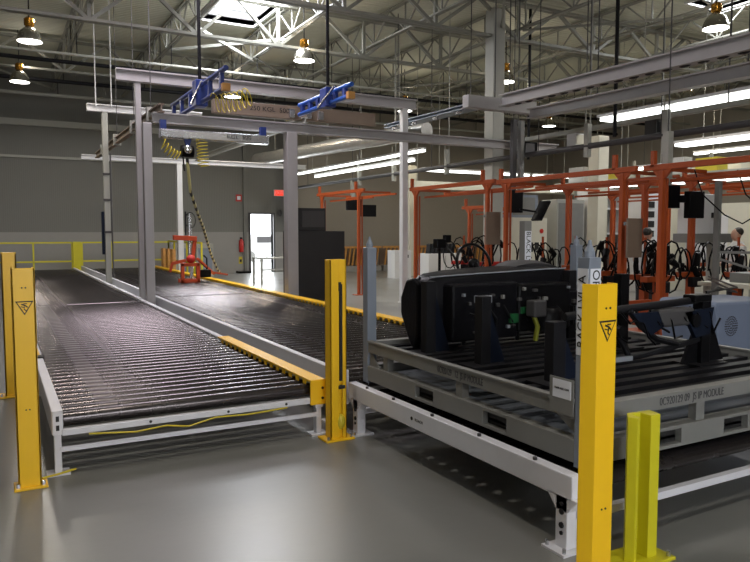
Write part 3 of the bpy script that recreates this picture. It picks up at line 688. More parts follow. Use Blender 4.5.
# orange lifting fixture on the far conveyor
lf = thing('lifting_fixture', 'orange red lifting fixture standing on the far right conveyor', 'lifter', (3.9, 16.3, .39))
fx, fy = 3.95, 16.2
MB().bar((fx-.35, fy, 1.45), (fx+.18, fy, 1.42), .14, .11).build('upper_arm', 'fixture', lf, bev=.01)
MB().tube([(fx+.02, fy, .9), (fx+.02, fy, 2.0)], .045, 10).build('mast', 'alu', lf, smooth=True)
MB().tube([(fx-.06, fy, 1.5), (fx-.06, fy, 2.05)], .018, 6).build('rod', 'blacksoft', lf)
MB().bar((fx+.15, fy, 1.42), (fx+.08, fy, .95), .08).build('side_arm', 'fixture', lf)
MB().box(fx-.22, fx+.22, fy-.15, fy-.08, .40, .48).box(fx-.22, fx+.22, fy-.15, fy-.08, .78, .86).box(fx-.22, fx-.14, fy-.15, fy-.08, .4, .86).box(fx+.14, fx+.22, fy-.15, fy-.08, .4, .86).build('gripper_frame', 'fixture', lf, bev=.01)
MB().box(fx-.22, fx+.22, fy+.1, fy+.17, .40, .48).box(fx-.2, fx-.14, fy-.1, fy+.1, .4, .46).box(fx+.14, fx+.2, fy-.1, fy+.1, .4, .46).build('rear_frame', 'fixture', lf)
MB().bar((fx-.1, fy-.1, .92), (fx-.4, fy-.1, .86), .07).bar((fx-.4, fy-.1, .88), (fx-.46, fy-.1, .66), .05).build('handle_bar', 'fixture', lf)
MB().sphere((fx+.02, fy-.1, .95), .11, .1, .1).build('swivel', 'red', lf, smooth=True)
MB().tube([(fx+.02, fy-.14, .5), (fx+.02, fy-.14, .78)], .04, 8).build('cylinder', 'chrome', lf)
MB().bar((fx+.2, fy, .95), (fx+.75, fy+.6, .55), .05).bar((fx+.55, fy+.4, .62), (fx+1.3, fy+1.3, .47), .04).build('long_handle', 'fixture', lf)
box(fx+.28, fx+.55, fy+.1, fy+.35, .5, .68).build('control_box', 'black', lf, bev=.02)
MB().tube([(fx+.5, fy+.3, .68), (fx+.5, fy+.3, .95), (fx+.42, fy+.3, 1.02)], .02, 6).build('lever', 'black', lf)
MB().tube([(fx+.05+.12*math.cos(a), fy, 1.85+.18*math.sin(a)) for a in [i*math.pi/8 for i in range(16)]], .01, 5, closed=True).build('hose_loop', 'blacksoft', lf)

# ---------------------------------------------------------------- high bay lamps
LAMPS = [(0.78, 16.4, 'lamp at top left, the nearer of two'), (0.72, 20.9, 'lamp at top left, the farther of two'), (6.3, 20.2, 'lamp beyond the dark blue crane rail'), (6.45, 15.15, 'lamp right of the skylight'), (12.05, 14.7, 'lamp beside the thick roof column'), (12.5, 8.9, 'lamp at top right corner'), (12.0, 19.8, 'lamp above the pale frame post'),
         (1.0, 4.0, 'lamp overhead near the camera, left'), (6.0, 1.5, 'lamp overhead near the camera, right'), (18.5, 14.0, 'lamp deep at right'), (18.5, 20.0, 'lamp deep at back right')]
lp = thing('high_bay_lamp', 'bell shaped high bay lamp', 'lamp', (0, 0, 5.55), 'high bay lamps')
MB().lathe([(.25, 0), (.245, .04), (.22, .13), (.17, .22), (.10, .28), (.07, .30)], (0, 0, 5.55), 22).build('reflector', 'dome', lp, smooth=True)
MB().lathe([(.24, -.004), (.24, .0)], (0, 0, 5.55), 22).build('lens', 'lens', lp)
MB().lathe([(.07, .30), (.10, .33), (.10, .46), (.05, .50)], (0, 0, 5.55), 12).build('ballast', 'copper', lp, smooth=True)
MB().tube([(0, 0, 6.05), (0, 0, 6.9)], .014, 6).build('stem', 'blacksoft', lp)
for i, (x, y, lab) in enumerate(LAMPS):
    o = lp
    if i: o = dup(lp, (x, y, 5.55), None)
    else: o.location = (x, y, 5.55)
    o['label'] = 'bell shaped high bay ' + lab
    warm = (1, .86, .66) if i in (2, 3, 4, 6, 9, 10) else (1, .92, .82)
    pl = bpy.data.lights.new('lamp_uplight', 'POINT'); pl.energy = 26; pl.color = warm; pl.shadow_soft_size = .08
    po = bpy.data.objects.new('lamp_uplight', pl); po.location = (x+.14, y, 6.0); col.objects.link(po)
    area_light('lamp_light', (x, y, 5.53), (0, 0, 0), .45, .45, LAMP_POWER, warm, 'DISK')

# ---------------------------------------------------------------- overhead services on the right
def hangers(t, x, ys_, z, m='darkgrey', r=.012):
    for y in ys_: MB().tube([(x, y, z), (x, y, 6.94)], r, 5).build('hanger_rod', m, t)
t = beam('big brown grey service beam with cable loops, highest at upper right', (8.75, 2.5, 4.02), (8.75, 10.75, 4.12), .22, .22, 'lilac'); hangers(t, 8.75, (6, 8.5, 11), 4.2)
for k in range(22): MB().sphere((8.75, 4+k*.3, 3.915+.012*(4+k*.3-2.5)), .05, .10, .028, 8, 5).build('cable_loop', 'ink', t)
t = beam('second service beam just below the big brown grey one', (9.45, 2.5, 3.83), (9.45, 10.75, 3.93), .2, .2, 'lilac'); hangers(t, 9.45, (6.2, 9, 11.4), 4)
t = beam('short header beam closing the service beams by the thick column', (8.0, 10.95, 4.08), (9.7, 10.95, 4.08), .2, .24, 'lilac', flange=False)
t = beam('blue grey cable tray running back from the header beam', (8.9, 11.2, 4.2), (8.9, 15.4, 4.24), .35, .1, 'rackblue', name='cable_tray'); hangers(t, 8.9, (12, 15), 4.2)
for k in range(5): MB().sphere((8.8, 11.4+k*.9, 4.15), .05, .12, .05, 8, 5).build('lamp_clip', 'alu', t)
t = beam('slim round rail over the stations carrying small droppers', (10.2, 3, 3.58), (10.2, 12.3, 3.58), .09, .09, 'steel', flange=False, name='service_rail'); hangers(t, 10.2, (7, 10, 12), 3.6)
tb = thing('service_pipe', 'long dark grey pipe running the full length over the stations', 'pipe', (9.9, 3, 3.2))
MB().tube([(9.9, 3, 3.2), (9.9, 25, 3.2)], .055, 10).build('pipe_run', 'darkgrey', tb, smooth=True)
for y in (5, 8, 11, 15, 19, 23): MB().tube([(9.9, y, 3.2), (9.9, y, 6.94)], .010, 5).build('hanger_rod', 'darkgrey', tb)
tb = thing('air_duct', 'foil wrapped air duct hanging behind the crane frame', 'duct', (8, 23, 4.07))
pts = [Vector((8.0, 23, 4.05)).lerp(Vector((9.5, 14.6, 4.1)), i/14) for i in range(15)]
MB().tube(pts, .2, 14, radii=[.2+.012*(i % 2) for i in range(15)]).build('duct_run', 'foil', tb, smooth=True)
for i in (2, 7, 12): MB().tube([pts[i], (pts[i].x, pts[i].y, 6.94)], .012, 5).build('hanger_rod', 'steel', tb)
tb = thing('air_duct', 'pale rectangular duct crossing behind the orange stations', 'duct', (17, 19, 3.05))
box(11.5, 23.5, 18.8, 19.2, 2.95, 3.2).build('duct_run', 'cream', tb)
for x in (12, 16, 20, 23): MB().tube([(x, 19, 3.2), (x, 19, 6.94)], .012, 5).build('hanger_rod', 'steel', tb)
tb = thing('air_duct', 'pale duct running lengthwise high at far right', 'duct', (20.2, 8, 3.3))
box(20.0, 20.5, 8, 18, 3.35, 3.8).build('duct_run', 'cream', tb)
for y in (9, 13, 17): MB().tube([(20.2, y, 3.8), (20.2, y, 6.94)], .012, 5).build('hanger_rod', 'darkgrey', tb)
def fluor(lab, a, b2, w_, rows=1, sp=.3):
    a = Vector(a); b2 = Vector(b2)
    t = thing('fluorescent_light', lab, 'light', a, 'fluorescent light rows')
    side = (b2-a).normalized().cross(Vector((0, 0, 1)))
    MB().bar(a+Vector((0, 0, .06)), b2+Vector((0, 0, .06)), w_*1.5, .05).build('housing', 'white', t)
    for r_ in range(rows):
        o_ = side*((r_-(rows-1)/2)*sp)
        MB().bar(a+o_, b2+o_, w_, .05).build('tube', 'tube', t)
    for f in (.15, .85): 
        q = a.lerp(b2, f); MB().tube([q+Vector((0, 0, .08)), (q.x, q.y, 6.94)], .008, 5).build('hanger_rod', 'steel', t)
    return t
fluor('brightest long fluorescent row at right below the service beams', (10.5, 4.0, 3.74), (10.5, 9.75, 3.74), .36)
fluor('fluorescent row at right edge beneath the brightest one', (13.5, 6.5, 3.5), (13.5, 10.4, 3.5), .34)
fluor('fluorescent row left of the thick column, upper line', (9.55, 14.8, 3.62), (9.55, 23, 3.62), .08)
fluor('fluorescent row left of the thick column, lower line', (9.75, 15.6, 3.46), (9.75, 22, 3.46), .06)
fluor('fluorescent row against the far wall, left of the thick column', (11.8, 18.4, 3.5), (16.1, 18.4, 3.5), .2)
fluor('fluorescent row against the far wall, behind the thick column', (16.4, 18.4, 3.5), (20.2, 18.4, 3.5), .2)
fluor('short fluorescent row deep over the white shelves', (15.6, 12.3, 3.3), (15.6, 14.2, 3.3), .16)
fluor('fluorescent row low at the far right wall', (19.5, 10, 3.25), (19.5, 14.5, 3.25), .2)
fluor('fluorescent row high at far right above the cartons', (18.9, 8.6, 3.95), (18.9, 14, 3.95), .16)
fluor('fluorescent row over the long pale cabinet row', (21.6, 11, 3.3), (21.6, 17.5, 3.3), .18)
fluor('fluorescent row deep behind the hanging black monitors', (17.3, 14.6, 3.0), (17.3, 18.5, 3.0), .12)
for i, (x, y, z0, lab) in enumerate([(9.9, 9.65, 3.0, 'centre'), (9.9, 7.9, 2.9, 'right'), (9.9, 14.3, 3.0, 'left'), (9.9, 16.9, 3.0, 'far left'), (9.9, 19.0, 3.0, 'farthest left')]):
    t = thing('dropper', 'pale vertical dropper clamped to the long dark pipe, ' + lab, 'hanger', (x, y, z0), 'pipe droppers')
    box(x-.05, x+.05, y-.05, y+.05, z0, 3.62).build('channel', 'steel', t)
    MB().tube([(x-.06, y, 3.62), (x-.06, y, 3.95)], .012, 6).tube([(x+.06, y, 3.62), (x+.06, y, 6.94)], .012, 6).build('clip', 'steel', t)
for i, (x, y) in enumerate([(10.3, 10.3), (10.3, 8.4), (10.3, 11.8)]):
    t = thing('junction_box', ['white junction box on the slim rail, middle', 'black junction box on the slim rail, right', 'black junction box on the slim rail, left'][i], 'box', (x, y, 3.3), 'junction boxes')
    box(x-.18, x+.18, y-.12, y+.12, 3.28, 3.53).build('case', ('white', 'darkgrey', 'black')[i], t)
    box(x-.16, x+.1, y-.125, y-.12, 3.31, 3.50).build('lid', ('cream', 'black', 'darkgrey')[i], t)

# ---------------------------------------------------------------- orange stations
def station(lab, x, y0, y1, z=2.46, arm=.9, stub=True, ext=.3):
    t = thing('station_frame', lab, 'station frame', (x, (y0+y1)/2, 0), 'orange station frames')
    for y in (y0, y1):
        lg2 = box(x-.034, x+.034, y-.034, y+.034, .012, z).build('upright', 'orange', t, bev=.006)
        box(x-.12, x+.12, y-.12, y+.12, 0, .014).build('foot_plate', 'orange', lg2)
        MB().box(x+.08, x+.105, y-.02, y+.01, .012, z-.1).build('cable_duct', 'orange', t)
        if stub: box(x-.03, x+.03, y+.12, y+.18, z+.06, z+.28).build('stub', 'orange', t)
        MB().prism([(y-.034, z-.12), (y+.034, z-.12), (y+.16, z+.02), (y-.16, z+.02)], 'x', x-.02, x+.02).build('knee_plate', 'orange', t)
        MB().bar((x, y, z+.02), (x+arm, y, z+.02), .05).build('cross_arm', 'orange', t)
    MB().bar((x, y0-ext, z+.05), (x, y1+ext, z+.05), .06, .08).build('top_rail', 'orange', t, bev=.006)
    MB().bar((x+arm, y0-ext, z-.02), (x+arm, y1+ext, z-.02), .04, .045).build('rear_rail', 'orange', t)
    MB().bar((x+.3, y0-.2, z-.12), (x+.3, y1+.1, z-.12), .035, .04).build('tool_rail', 'orange', t)
    return t
station('orange station frame in front row, left of the thick column', 8.05, 10.3, 12.8, ext=.22)
station('orange station frame in front row, right of the thick column', 8.0, 7.1, 9.7, 2.43, ext=.25)
station('orange station frame in front row, at the right edge', 8.0, 3.2, 6.42, 2.42)
station('distant orange station frame over the black cabinet', 7.95, 15.3, 17.5, 2.55)
station('orange station frame in second row behind the tall yellow post', 10.6, 8.9, 10.85, 2.45)
station('orange station frame in second row at the right edge', 10.6, 5.9, 7.9, 2.45)
station('orange station frame in third row at right', 13.6, 8.0, 9.6, 2.5)
station('orange station frame in third row behind the white column', 13.4, 10.6, 12.2, 2.45, .6)
station('slender orange station frame beyond the steering wheel', 10.75, 13.6, 14.5, 2.15, .5)
# tool carriers: dark tool heads and hoses at each upright
def tooling(lab, x, y, seed, red=False):
    rd = random.Random(seed)
    t = thing('assembly_tool', lab, 'tool stand', (x, y, 0), 'assembly tool stands')
    MB().box(x-.25, x+.25, y-.25, y+.25, .02, .07).build('foot', 'orange', t)
    box(x-.05, x+.05, y-.05, y+.05, .07, .9).build('pedestal', 'orange', t)
    MB().box(x-.3, x+.3, y-.06, y+.06, .86, .94).build('cross_arm', 'orange' if not red else 'red', t)
    for k in range(4):
        a = (x+rd.uniform(-.25, .25), y+rd.uniform(-.2, .1), rd.uniform(.95, 1.35))
        b2 = (a[0]+rd.uniform(-.15, .15), a[1]-.05, a[2]+rd.uniform(-.2, .25))
        MB().tube([a, b2], .05, 8, radii=[.06, .04]).tube([b2, (x, y, .9)], .02, 6).build('tool_head', 'black', t, smooth=True)
    for k in range(5):
        p0 = Vector((x+rd.uniform(-.3, .3), y+rd.uniform(-.1, .1), .95)); r_ = rd.uniform(.18, .38)
        pp = [p0+Vector((r_*.9*math.sin(f*math.pi), -.02*k, (rd.uniform(.9, 1.1))*r_*2.2*math.sin(f*math.pi)*.9+f*rd.uniform(-.3, .1))) if False else p0+Vector((r_*(1-math.cos(f*2*math.pi))*.7*(1 if k % 2 else -1), -.02*k, r_*1.3*math.sin(f*2*math.pi)+.25*f)) for f in [i/12 for i in range(12)]]
        MB().tube(pp, .014, 6).build('hose', 'black', t, smooth=True)
    MB().bar((x, y, .9), (x, y, 1.5), .03).build('slim_mast', 'orange', t)
    box(x-.12, x+.10, y-.14, y-.04, .7, .86).build('motor', 'blacksoft', t, bev=.01)
    return t
spots = [(8.9, 8.2, 'behind the white column foot'), (8.6, 9.4, 'left of the tall yellow post'), (8.75, 7.3, 'just right of the tall yellow post'), (8.5, 6.85, 'below the hanging black monitors'), (9.9, 9.9, 'in the second row, left'), (9.9, 7.35, 'in the second row, middle'), (10.6, 7.0, 'in the second row, right'), (12.6, 7.4, 'at right, behind the table with the box'), (13.2, 9.3, 'deep at right near the white cabinet'), (9.3, 11.8, 'behind the dashboard, centre'), (9.2, 12.6, 'behind the steering wheel')]
for i, (x, y, lab) in enumerate(spots): tooling('orange tool stand with black tool heads, ' + lab, x, y, i+3, i in (9, 10))
# engine cart
ct = thing('parts_cart', 'orange low parts cart behind the bare beam', 'cart', (7.6, 5.9, 0))
MB().box(7.0, 7.88, 5.5, 6.5, .42, .48).build('shelf', 'orange', ct, bev=.01)
MB().box(7.0, 7.88, 5.5, 5.56, .60, .66).box(7.0, 7.88, 6.44, 6.5, .60, .66).box(7.0, 7.06, 5.5, 6.5, .6, .66).build('upper_rail', 'orange', ct)
for x in (7.04, 7.84):
    for y in (5.54, 6.46): box(x-.04, x+.04, y-.04, y+.04, 0, .62).build('leg', 'orange', ct)
# panels on posts
for i, (x, y, z0, z1, m, lab) in enumerate([(7.93, 10.25, 1.35, 1.95, 'brown', 'brown grey board on the orange upright left of the thick column'), (7.93, 7.02, 1.22, 1.78, 'brown', 'brown board on the orange upright right of the white column')]):
    t = thing('board', lab, 'board', (x, y, z0), 'boards on uprights')
    box(x-.05, x+.25 if i else x+.28, y-.14, y-.11, z0, z1).build('panel', m, t); box(x-.03, x+.15, y-.12, y-.04, z1-.1, z1-.05).build('clip', 'alu', t)
# monitors hung from above
def hung(lab, x, y, z0, z1, wd, top, m='steel', m2='black'):
    t = thing('hanging_monitor', lab, 'monitor', (x, y, z0), 'hanging monitors')
    box(x-wd/2, x+wd/2, y-.06, y+.06, z0, z1).build('screen_case', m2, t, bev=.01)
    box(x-.05, x+.05, y+.02, y+.12, z1-.1, top).build('drop_post', m, t)
    MB().tube([(x, y+.07, top-.02), (x, y+.07, 6.94)], .01, 5).build('hanger_rod', 'darkgrey', t)
    return t
t = hung('black monitor pair hanging over the right stations', 8.38, 6.58, 1.92, 2.24, .26, 3.0)
box(8.56, 8.88, 6.40, 6.50, 1.78, 2.16).build('screen_case', 'black', t, bev=.01); box(8.48, 8.6, 6.46, 6.54, 2.0, 2.1).build('bracket', 'black', t)
t = hung('black monitor with slanted keyboard arm hanging left of the white column', 9.55, 11.3, 1.98, 2.45, .34, 3.9, 'darkgrey')
MB().bar((9.6, 11.2, 2.05), (9.95, 11.1, 2.0), .04).build('arm', 'black', t); MB().bar((9.92, 11.05, 1.82), (10.16, 11.05, 2.22), .3, .04).build('keyboard', 'black', t)
box(9.70, 9.80, 11.32, 11.42, 2.3, 3.9).build('cable_cover', 'rack', t)
t = hung('two small black monitors on a hanging pole by the far wall', 9.9, 19.4, 2.25, 2.62, .5, 3.2)
box(10.05, 10.6, 19.2, 19.3, 2.05, 2.42).build('screen_case', 'black', t)
# camera-like tool above the dashboard
cmx = thing('tool_camera', 'small black camera shaped tool on a stalk beyond the dashboard left end', 'tool', (4.95, 7.3, 0))
MB().tube([(4.95, 7.3, 0), (4.95, 7.3, 1.4)], .02, 6).build('stalk', 'black', cmx)
MB().box(4.88, 5.02, 7.25, 7.35, 1.38, 1.5).box(5.02, 5.12, 7.28, 7.34, 1.45, 1.55).build('head', 'black', cmx, bev=.01)
MB().tube([(5.02, 7.3, 1.42), (5.12, 7.25, 1.3), (5.2, 7.25, 1.18)], .015, 6).build('cable', 'black', cmx)

# ---------------------------------------------------------------- black cabinet and things left of it
cbn = thing('black_cabinet', 'tall black cabinet beside the right conveyor', 'cabinet', (5.85, 13.0, 0))
box(5.2, 6.30, 12.75, 13.4, .02, 1.60).build('body', 'cabinet', cbn, bev=.01)
box(5.22, 6.28, 12.78, 13.37, 0, .03).build('plinth', 'ink', cbn)
t = thing('control_unit', 'dark grey control unit on top of the black cabinet', 'control unit', (5.6, 13.0, 1.6))
box(5.25, 5.90, 12.80, 13.3, 1.6, 2.06).build('case', 'cabinet', t, bev=.01); box(5.38, 5.86, 12.79, 12.80, 1.68, 2.0).build('front_panel', 'darkgrey', t)
tbl = thing('work_table', 'light metal work table in front of the open exit door', 'table', (7.6, 20, 0))
MB().box(6.9, 8.9, 19.6, 20.4, .76, .80).build('tabletop', 'steel', tbl)
for x in (6.94, 8.86):
    for y in (19.64, 20.36): box(x-.03, x+.03, y-.03, y+.03, 0, .76).build('leg', 'steel', tbl)
box(6.94, 8.86, 19.62, 19.66, .42, .46).build('lower_rail', 'steel', tbl)
t = thing('printer', 'small grey machine standing on the metal work table', 'machine', (8.4, 20, .80))
box(7.95, 8.4, 19.7, 20.1, .80, 1.15).build('case', 'rack', t, bev=.03); box(8.02, 8.3, 19.69, 19.7, .9, 1.05).build('front_panel', 'darkgrey', t)
# fire extinguisher, signs
fe = thing('fire_extinguisher', 'red fire extinguisher on the back wall left of the exit door', 'extinguisher', (8.2, YB-.1, .8))
MB().lathe([(.07, .0), (.085, .03), (.085, .40), (.05, .47), (.03, .50)], (8.2, YB-.13, .80), 14).build('cylinder', 'red', fe, smooth=True)
MB().box(8.17, 8.23, YB-.2, YB-.06, 1.30, 1.36).build('valve', 'black', fe); MB().tube([(8.25, YB-.14, 1.3), (8.32, YB-.14, 1.1), (8.28, YB-.14, .9)], .012, 5).build('hose', 'black', fe)
box(8.14, 8.26, YB-.05, YB-.01, .9, 1.25).build('wall_bracket', 'darkgrey', fe)
t = tag(box(8.05, 8.28, YB-.02, YB, 2.72, 2.98).build('wall_sign', 'red'), 'small red square sign high above the fire extinguisher', 'sign')
box(8.10, 8.23, YB-.023, YB-.02, 2.78, 2.92).build('sign_face', 'paper', t)
t = tag(box(8.13, 8.27, YB-.03, YB-.02, .35, .62).build('floor_tag', 'coil'), 'yellow and black tag low on the wall under the extinguisher', 'tag'); box(8.16, 8.24, YB-.033, YB-.03, .42, .52).build('tag_symbol', 'ink', t)
tag(box(8.0, 8.5, YB-.4, YB-.05, 0, .08).build('door_mat', 'black'), 'small black block on the floor below the extinguisher', 'floor block')
ex = thing('exit_sign', 'red lit exit sign above and right of the open door', 'sign', (9.75, YB-.1, 3.0))
box(9.55, 9.95, YB-.10, YB-.02, 2.95, 3.2).build('case', 'white', ex); box(9.57, 9.93, YB-.105, YB-.10, 2.97, 3.18).build('lit_face', 'exit', ex)
text('EXIT', .17, (9.75, YB-.107, 3.075), FRONT, 'paper', ex)
t = tag(MB().sphere((9.78, YB-.1, 2.3), .08, .06, .14).build('wall_bell', 'darkgrey'), 'dark oval device on the wall right of the door', 'device')

# yellow railings at the back
def railing(lab, x0, y0, x1, y1, n, z=1.22, kick=True):
    t = thing('yellow_railing', lab, 'railing', (x0, y0, 0), 'yellow railings')
    for zz in (z, z*.5): MB().bar((x0, y0, zz), (x1, y1, zz), .05).build('rail', 'lemon', t)
    for i in range(n+1):
        f = i/n; x = x0+(x1-x0)*f; y = y0+(y1-y0)*f; box(x-.025, x+.025, y-.025, y+.025, 0, z).build('upright', 'lemon', t)
    return t
railing('yellow railing behind the left conveyor end', -3.5, 24.6, 2.2, 24.6, 5)
railing('yellow railing behind the right conveyor end', 2.5, 24.6, 5.3, 24.6, 3)
railing('yellow railing turning along the right conveyor at the back', 5.3, 24.6, 5.3, 20.2, 5, 1.25)
t = tag(box(2.22, 2.48, 24.5, 24.62, 0, 1.25).build('broad_post', 'lemon'), 'broad yellow post between the two conveyor ends', 'panel')
for i in range(3): tag(box(4.9+.0, 5.0, 23.6-.7*i, 23.9-.7*i, 0, 1.02).build('timber_board', 'wood'), 'orange timber board by the back railing, %s from the wall' % ORD[i], 'board', 'timber boards')
for i in range(2): 
    t = thing('grey_locker', 'grey cabinet behind the yellow railing, %s from the left' % ORD[i], 'cabinet', (5.75+i*.72, 24.3, 0), 'grey cabinets')
    box(5.45+i*.72, 6.05+i*.72, 24.2, 24.6, 0, 1.15).build('body', 'steel', t); box(5.5+i*.72, 6.0+i*.72, 24.19, 24.2, .1, 1.0).build('door', 'rackblue', t)

# timber rack along the far wall
for k, (x0, x1) in enumerate([(10.6, 13.6), (13.7, 16.8), (16.9, 20.2)]):
    t = thing('timber_rack', ['orange slatted timber rack by far wall, beside the black cabinet', 'orange slatted timber rack by far wall, middle', 'orange slatted timber rack by far wall, behind the thick column'][k], 'rack', (x0, 24.4, 0), 'timber racks')
    box(x0, x1, 24.2, 24.9, 0, .22).build('base_board', 'block', t); box(x0, x1, 24.2, 24.3, .92, 1.0).build('top_rail', 'wood', t); box(x0, x1, 24.55, 24.6, .22, .95).build('back_board', 'brown', t)
    n = 16
    for i in range(n):
        x = x0+.1+(x1-x0-.3)*i/(n-1); MB().bar((x, 24.28, .24), (x+.10, 24.28, .92), .05, .10 if i % 3 else .05).build('slat', 'wood', t)
t = thing('white_counter', 'white counter with dark parts on top, beyond the orange upright', 'cabinet', (11.9, 17.5, 0))
box(11.35, 12.55, 17.3, 17.9, 0, .92).build('body', 'white', t, bev=.01); box(11.95, 11.955, 17.29, 17.3, .1, .85).build('door_seam', 'ink', t)
for i in range(7): tag(MB().prism([(11.42+i*.14, .92), (11.50+i*.14, .92), (11.53+i*.14, 1.22), (11.46+i*.14, 1.20)], 'y', 17.4, 17.6).build('dark_part', 'blacksoft'), 'dark upright part on the white counter, %s from the left' % ORD[i], 'part', 'dark parts on the white counter')
t = thing('white_cabinet', 'small white cabinet at the foot of the pale yellow column', 'cabinet', (12, 20, 0))
box(11.7, 12.35, 19.9, 20.4, 0, .95).build('body', 'white', t, bev=.01); MB().tube([(12.2, 19.89, .7), (12.2, 19.89, .8)], .03, 6).build('handle', 'ink', t)

# control cabinet with dials
cc = thing('control_cabinet', 'cream control cabinet with black dials behind the dashboard', 'cabinet', (12.4, 14.2, 0))
box(11.75, 12.95, 14.0, 14.6, 0, 1.95).build('body', 'cream', cc, bev=.01)
for i in range(4): box(12.12+.2*i, 12.26+.2*i, 13.99, 14.0, 1.05, 1.3).build('gauge', 'ink', cc)
for i in range(3):
    for j in range(2): MB().tube([(12.15+.12*i, 13.98, .75+.15*j), (12.15+.12*i, 14.0, .75+.15*j)], .03, 8).build('button', 'amber' if (i, j) == (0, 1) else 'ink', cc)
MB().tube([(12.75, 13.98, 1.6), (12.75, 14.0, 1.6)], .06, 10).build('emergency_button', 'red', cc)
t = thing('grey_cabinet', 'grey switch box standing on the cream control cabinet', 'cabinet', (12.2, 14.3, 1.95))
box(11.75, 12.7, 14.1, 14.6, 1.95, 2.55).build('body', 'rackblue', t); box(11.85, 12.6, 14.09, 14.1, 2.02, 2.48).build('door', 'rack', t)
t = thing('grey_cabinet', 'tall grey green cabinet right of the cream control cabinet', 'cabinet', (13.4, 14.3, 0))
box(13.2, 14.2, 13.9, 14.5, 0, 2.45).build('body', 'steel', t, bev=.01); box(13.25, 14.15, 13.89, 13.9, .1, 2.35).build('door', 'rack', t)
sh = thing('parts_shelf', 'white shelf unit with a blue screen behind the white column', 'shelf', (15, 14, 0))
for x in (14.35, 15.65): box(x-.03, x+.03, 13.8, 14.3, 0, 2.75).build('side_panel', 'white', sh)
for z in (.5, 1.0, 1.5, 2.2, 2.7): box(14.35, 15.65, 13.8, 14.3, z, z+.05).build('shelf_board', 'white', sh)
box(14.38, 15.62, 14.25, 14.3, 0, 2.7).build('back_panel', 'block', sh)
t = thing('computer_screen', 'blue glowing screen on the white shelf unit', 'monitor', (14.7, 14, 1.55)); box(14.5, 15.0, 13.9, 13.95, 1.62, 2.05).build('case', 'white', t); box(14.54, 14.96, 13.89, 13.9, 1.66, 2.0).build('screen', 'screen', t); box(14.7, 14.8, 13.95, 14.1, 1.55, 1.8).build('stand', 'white', t)
for i in range(6): tag(box(14.45+.18*i, 14.58+.18*i, 13.9, 14.2, 1.05, 1.05+random.Random(i).uniform(.12, .3)).build('bin', ('darkgrey', 'rack', 'black')[i % 3]), 'dark bin on the white shelf unit, %s from the left' % ORD[i], 'bin', 'shelf bins')
t = thing('machine_panel', 'white machine panel with a column of black controls', 'machine', (14.2, 12, 0))
box(14.7, 15.4, 12.3, 12.9, 0, 2.6).build('body', 'white', t)
for j in range(5): box(14.8, 15.05, 12.29, 12.3, 1.2+.25*j, 1.36+.25*j).build('control', 'ink', t)
wc = thing('white_cabinet', 'white box cabinet raised at right behind the hanging monitors', 'cabinet', (12, 8.7, 0))
box(11.55, 12.25, 8.5, 8.9, 1.55, 2.3).build('body', 'white', wc, bev=.01); box(12.0, 12.06, 8.47, 8.5, 1.85, 1.95).build('handle', 'ink', wc)
for x in (11.6, 12.2): box(x-.03, x+.03, 8.6, 8.7, 0, 1.55).build('leg', 'steel', wc)
box(11.5, 12.6, 8.45, 8.95, 1.38, 1.55).build('lower_tray', 'rack', wc)
t = thing('machine_panel', 'large pale machine housing at far right behind stations', 'machine', (15.5, 9, 0))
box(16.2, 17.4, 8.5, 13.6, 0, 2.3).build('body', 'cream', t); box(16.19, 16.2, 9.0, 10.2, .8, 2.0).build('door', 'rack', t); box(16.19, 16.2, 11.0, 12.2, .8, 2.0).build('door', 'white', t)
t = thing('wall_cabinet_row', 'long pale cabinet row along the right wall', 'cabinet', (22, 12, 0))
box(20.5, 21.2, 8, 18, 0, 2.1).build('body', 'block', t)
for i in range(8): box(20.48, 20.5, 8.1+i*1.22, 9.2+i*1.22, .1, 2.0).build('door', ('rack', 'cream')[i % 2], t)
for i in range(9):
    y = 7.4+i*1.25
    tag(box(17.7+.2*(i % 2), 18.0+.15*(i % 3), y, y+.7, 3.281, 3.55+.12*(i % 3)).build('lit_carton', ('cream', 'coil', 'white')[i % 3]), 'pale carton on the high rack at right, %s from the near end' % ORD[i], 'carton', 'cartons on the high rack')
t = thing('high_rack', 'high steel rack of pale cartons behind the right stations', 'rack', (14.5, 12, 0))
box(17.6, 18.6, 7.2, 18.7, 3.2, 3.28).build('shelf_board', 'steel', t)
for y in (7.3, 10, 13.2, 16, 18.6): box(18.5, 18.58, y-.04, y+.04, 0, 3.9).build('upright', 'steel', t)
# table with a box, grey post
t = thing('work_table', 'white topped table at right carrying a grey box', 'table', (9.7, 6.4, 0))
box(9.05, 10.45, 5.7, 6.6, .80, .86).build('tabletop', 'cream', t, bev=.008)
for x in (9.12, 10.38):
    for y in (5.8, 6.5): box(x-.03, x+.03, y-.03, y+.03, 0, .8).build('leg', 'steel', t)
t = tag(box(9.35, 9.75, 6.0, 6.3, .86, 1.0).build('grey_box', 'rack', bev=.01), 'grey box on the white topped table', 'box')
t = thing('grey_post', 'slim grey post with side rails at right before the white table', 'post', (8.95, 6.25, 0))
box(8.92, 8.99, 6.21, 6.28, .01, 2.3).build('shaft', 'rack', t); box(8.86, 9.04, 6.15, 6.34, 0, .015).build('foot_plate', 'rack', t)
MB().bar((8.95, 6.25, 1.3), (9.5, 5.4, 1.3), .035).bar((8.95, 6.25, 1.22), (9.4, 5.55, .95), .03).build('side_rail', 'rack', t)
for i in range(2): tag(MB().tube([(8.5+.5*i, 6.3-.3*i, 2.44), (8.55+.5*i, 6.2-.3*i, 2.1), (8.75+.5*i, 6.0-.3*i, 1.82), (9.0+.5*i, 5.9-.3*i, 1.7), (9.25+.5*i, 5.8-.3*i, 1.85), (9.35+.5*i, 5.7-.3*i, 2.44)], .01, 8).build('hanging_cable', 'black', smooth=True), 'black cable looping below the right station frame, %s from the left' % ORD[i], 'cable', 'looping cables')

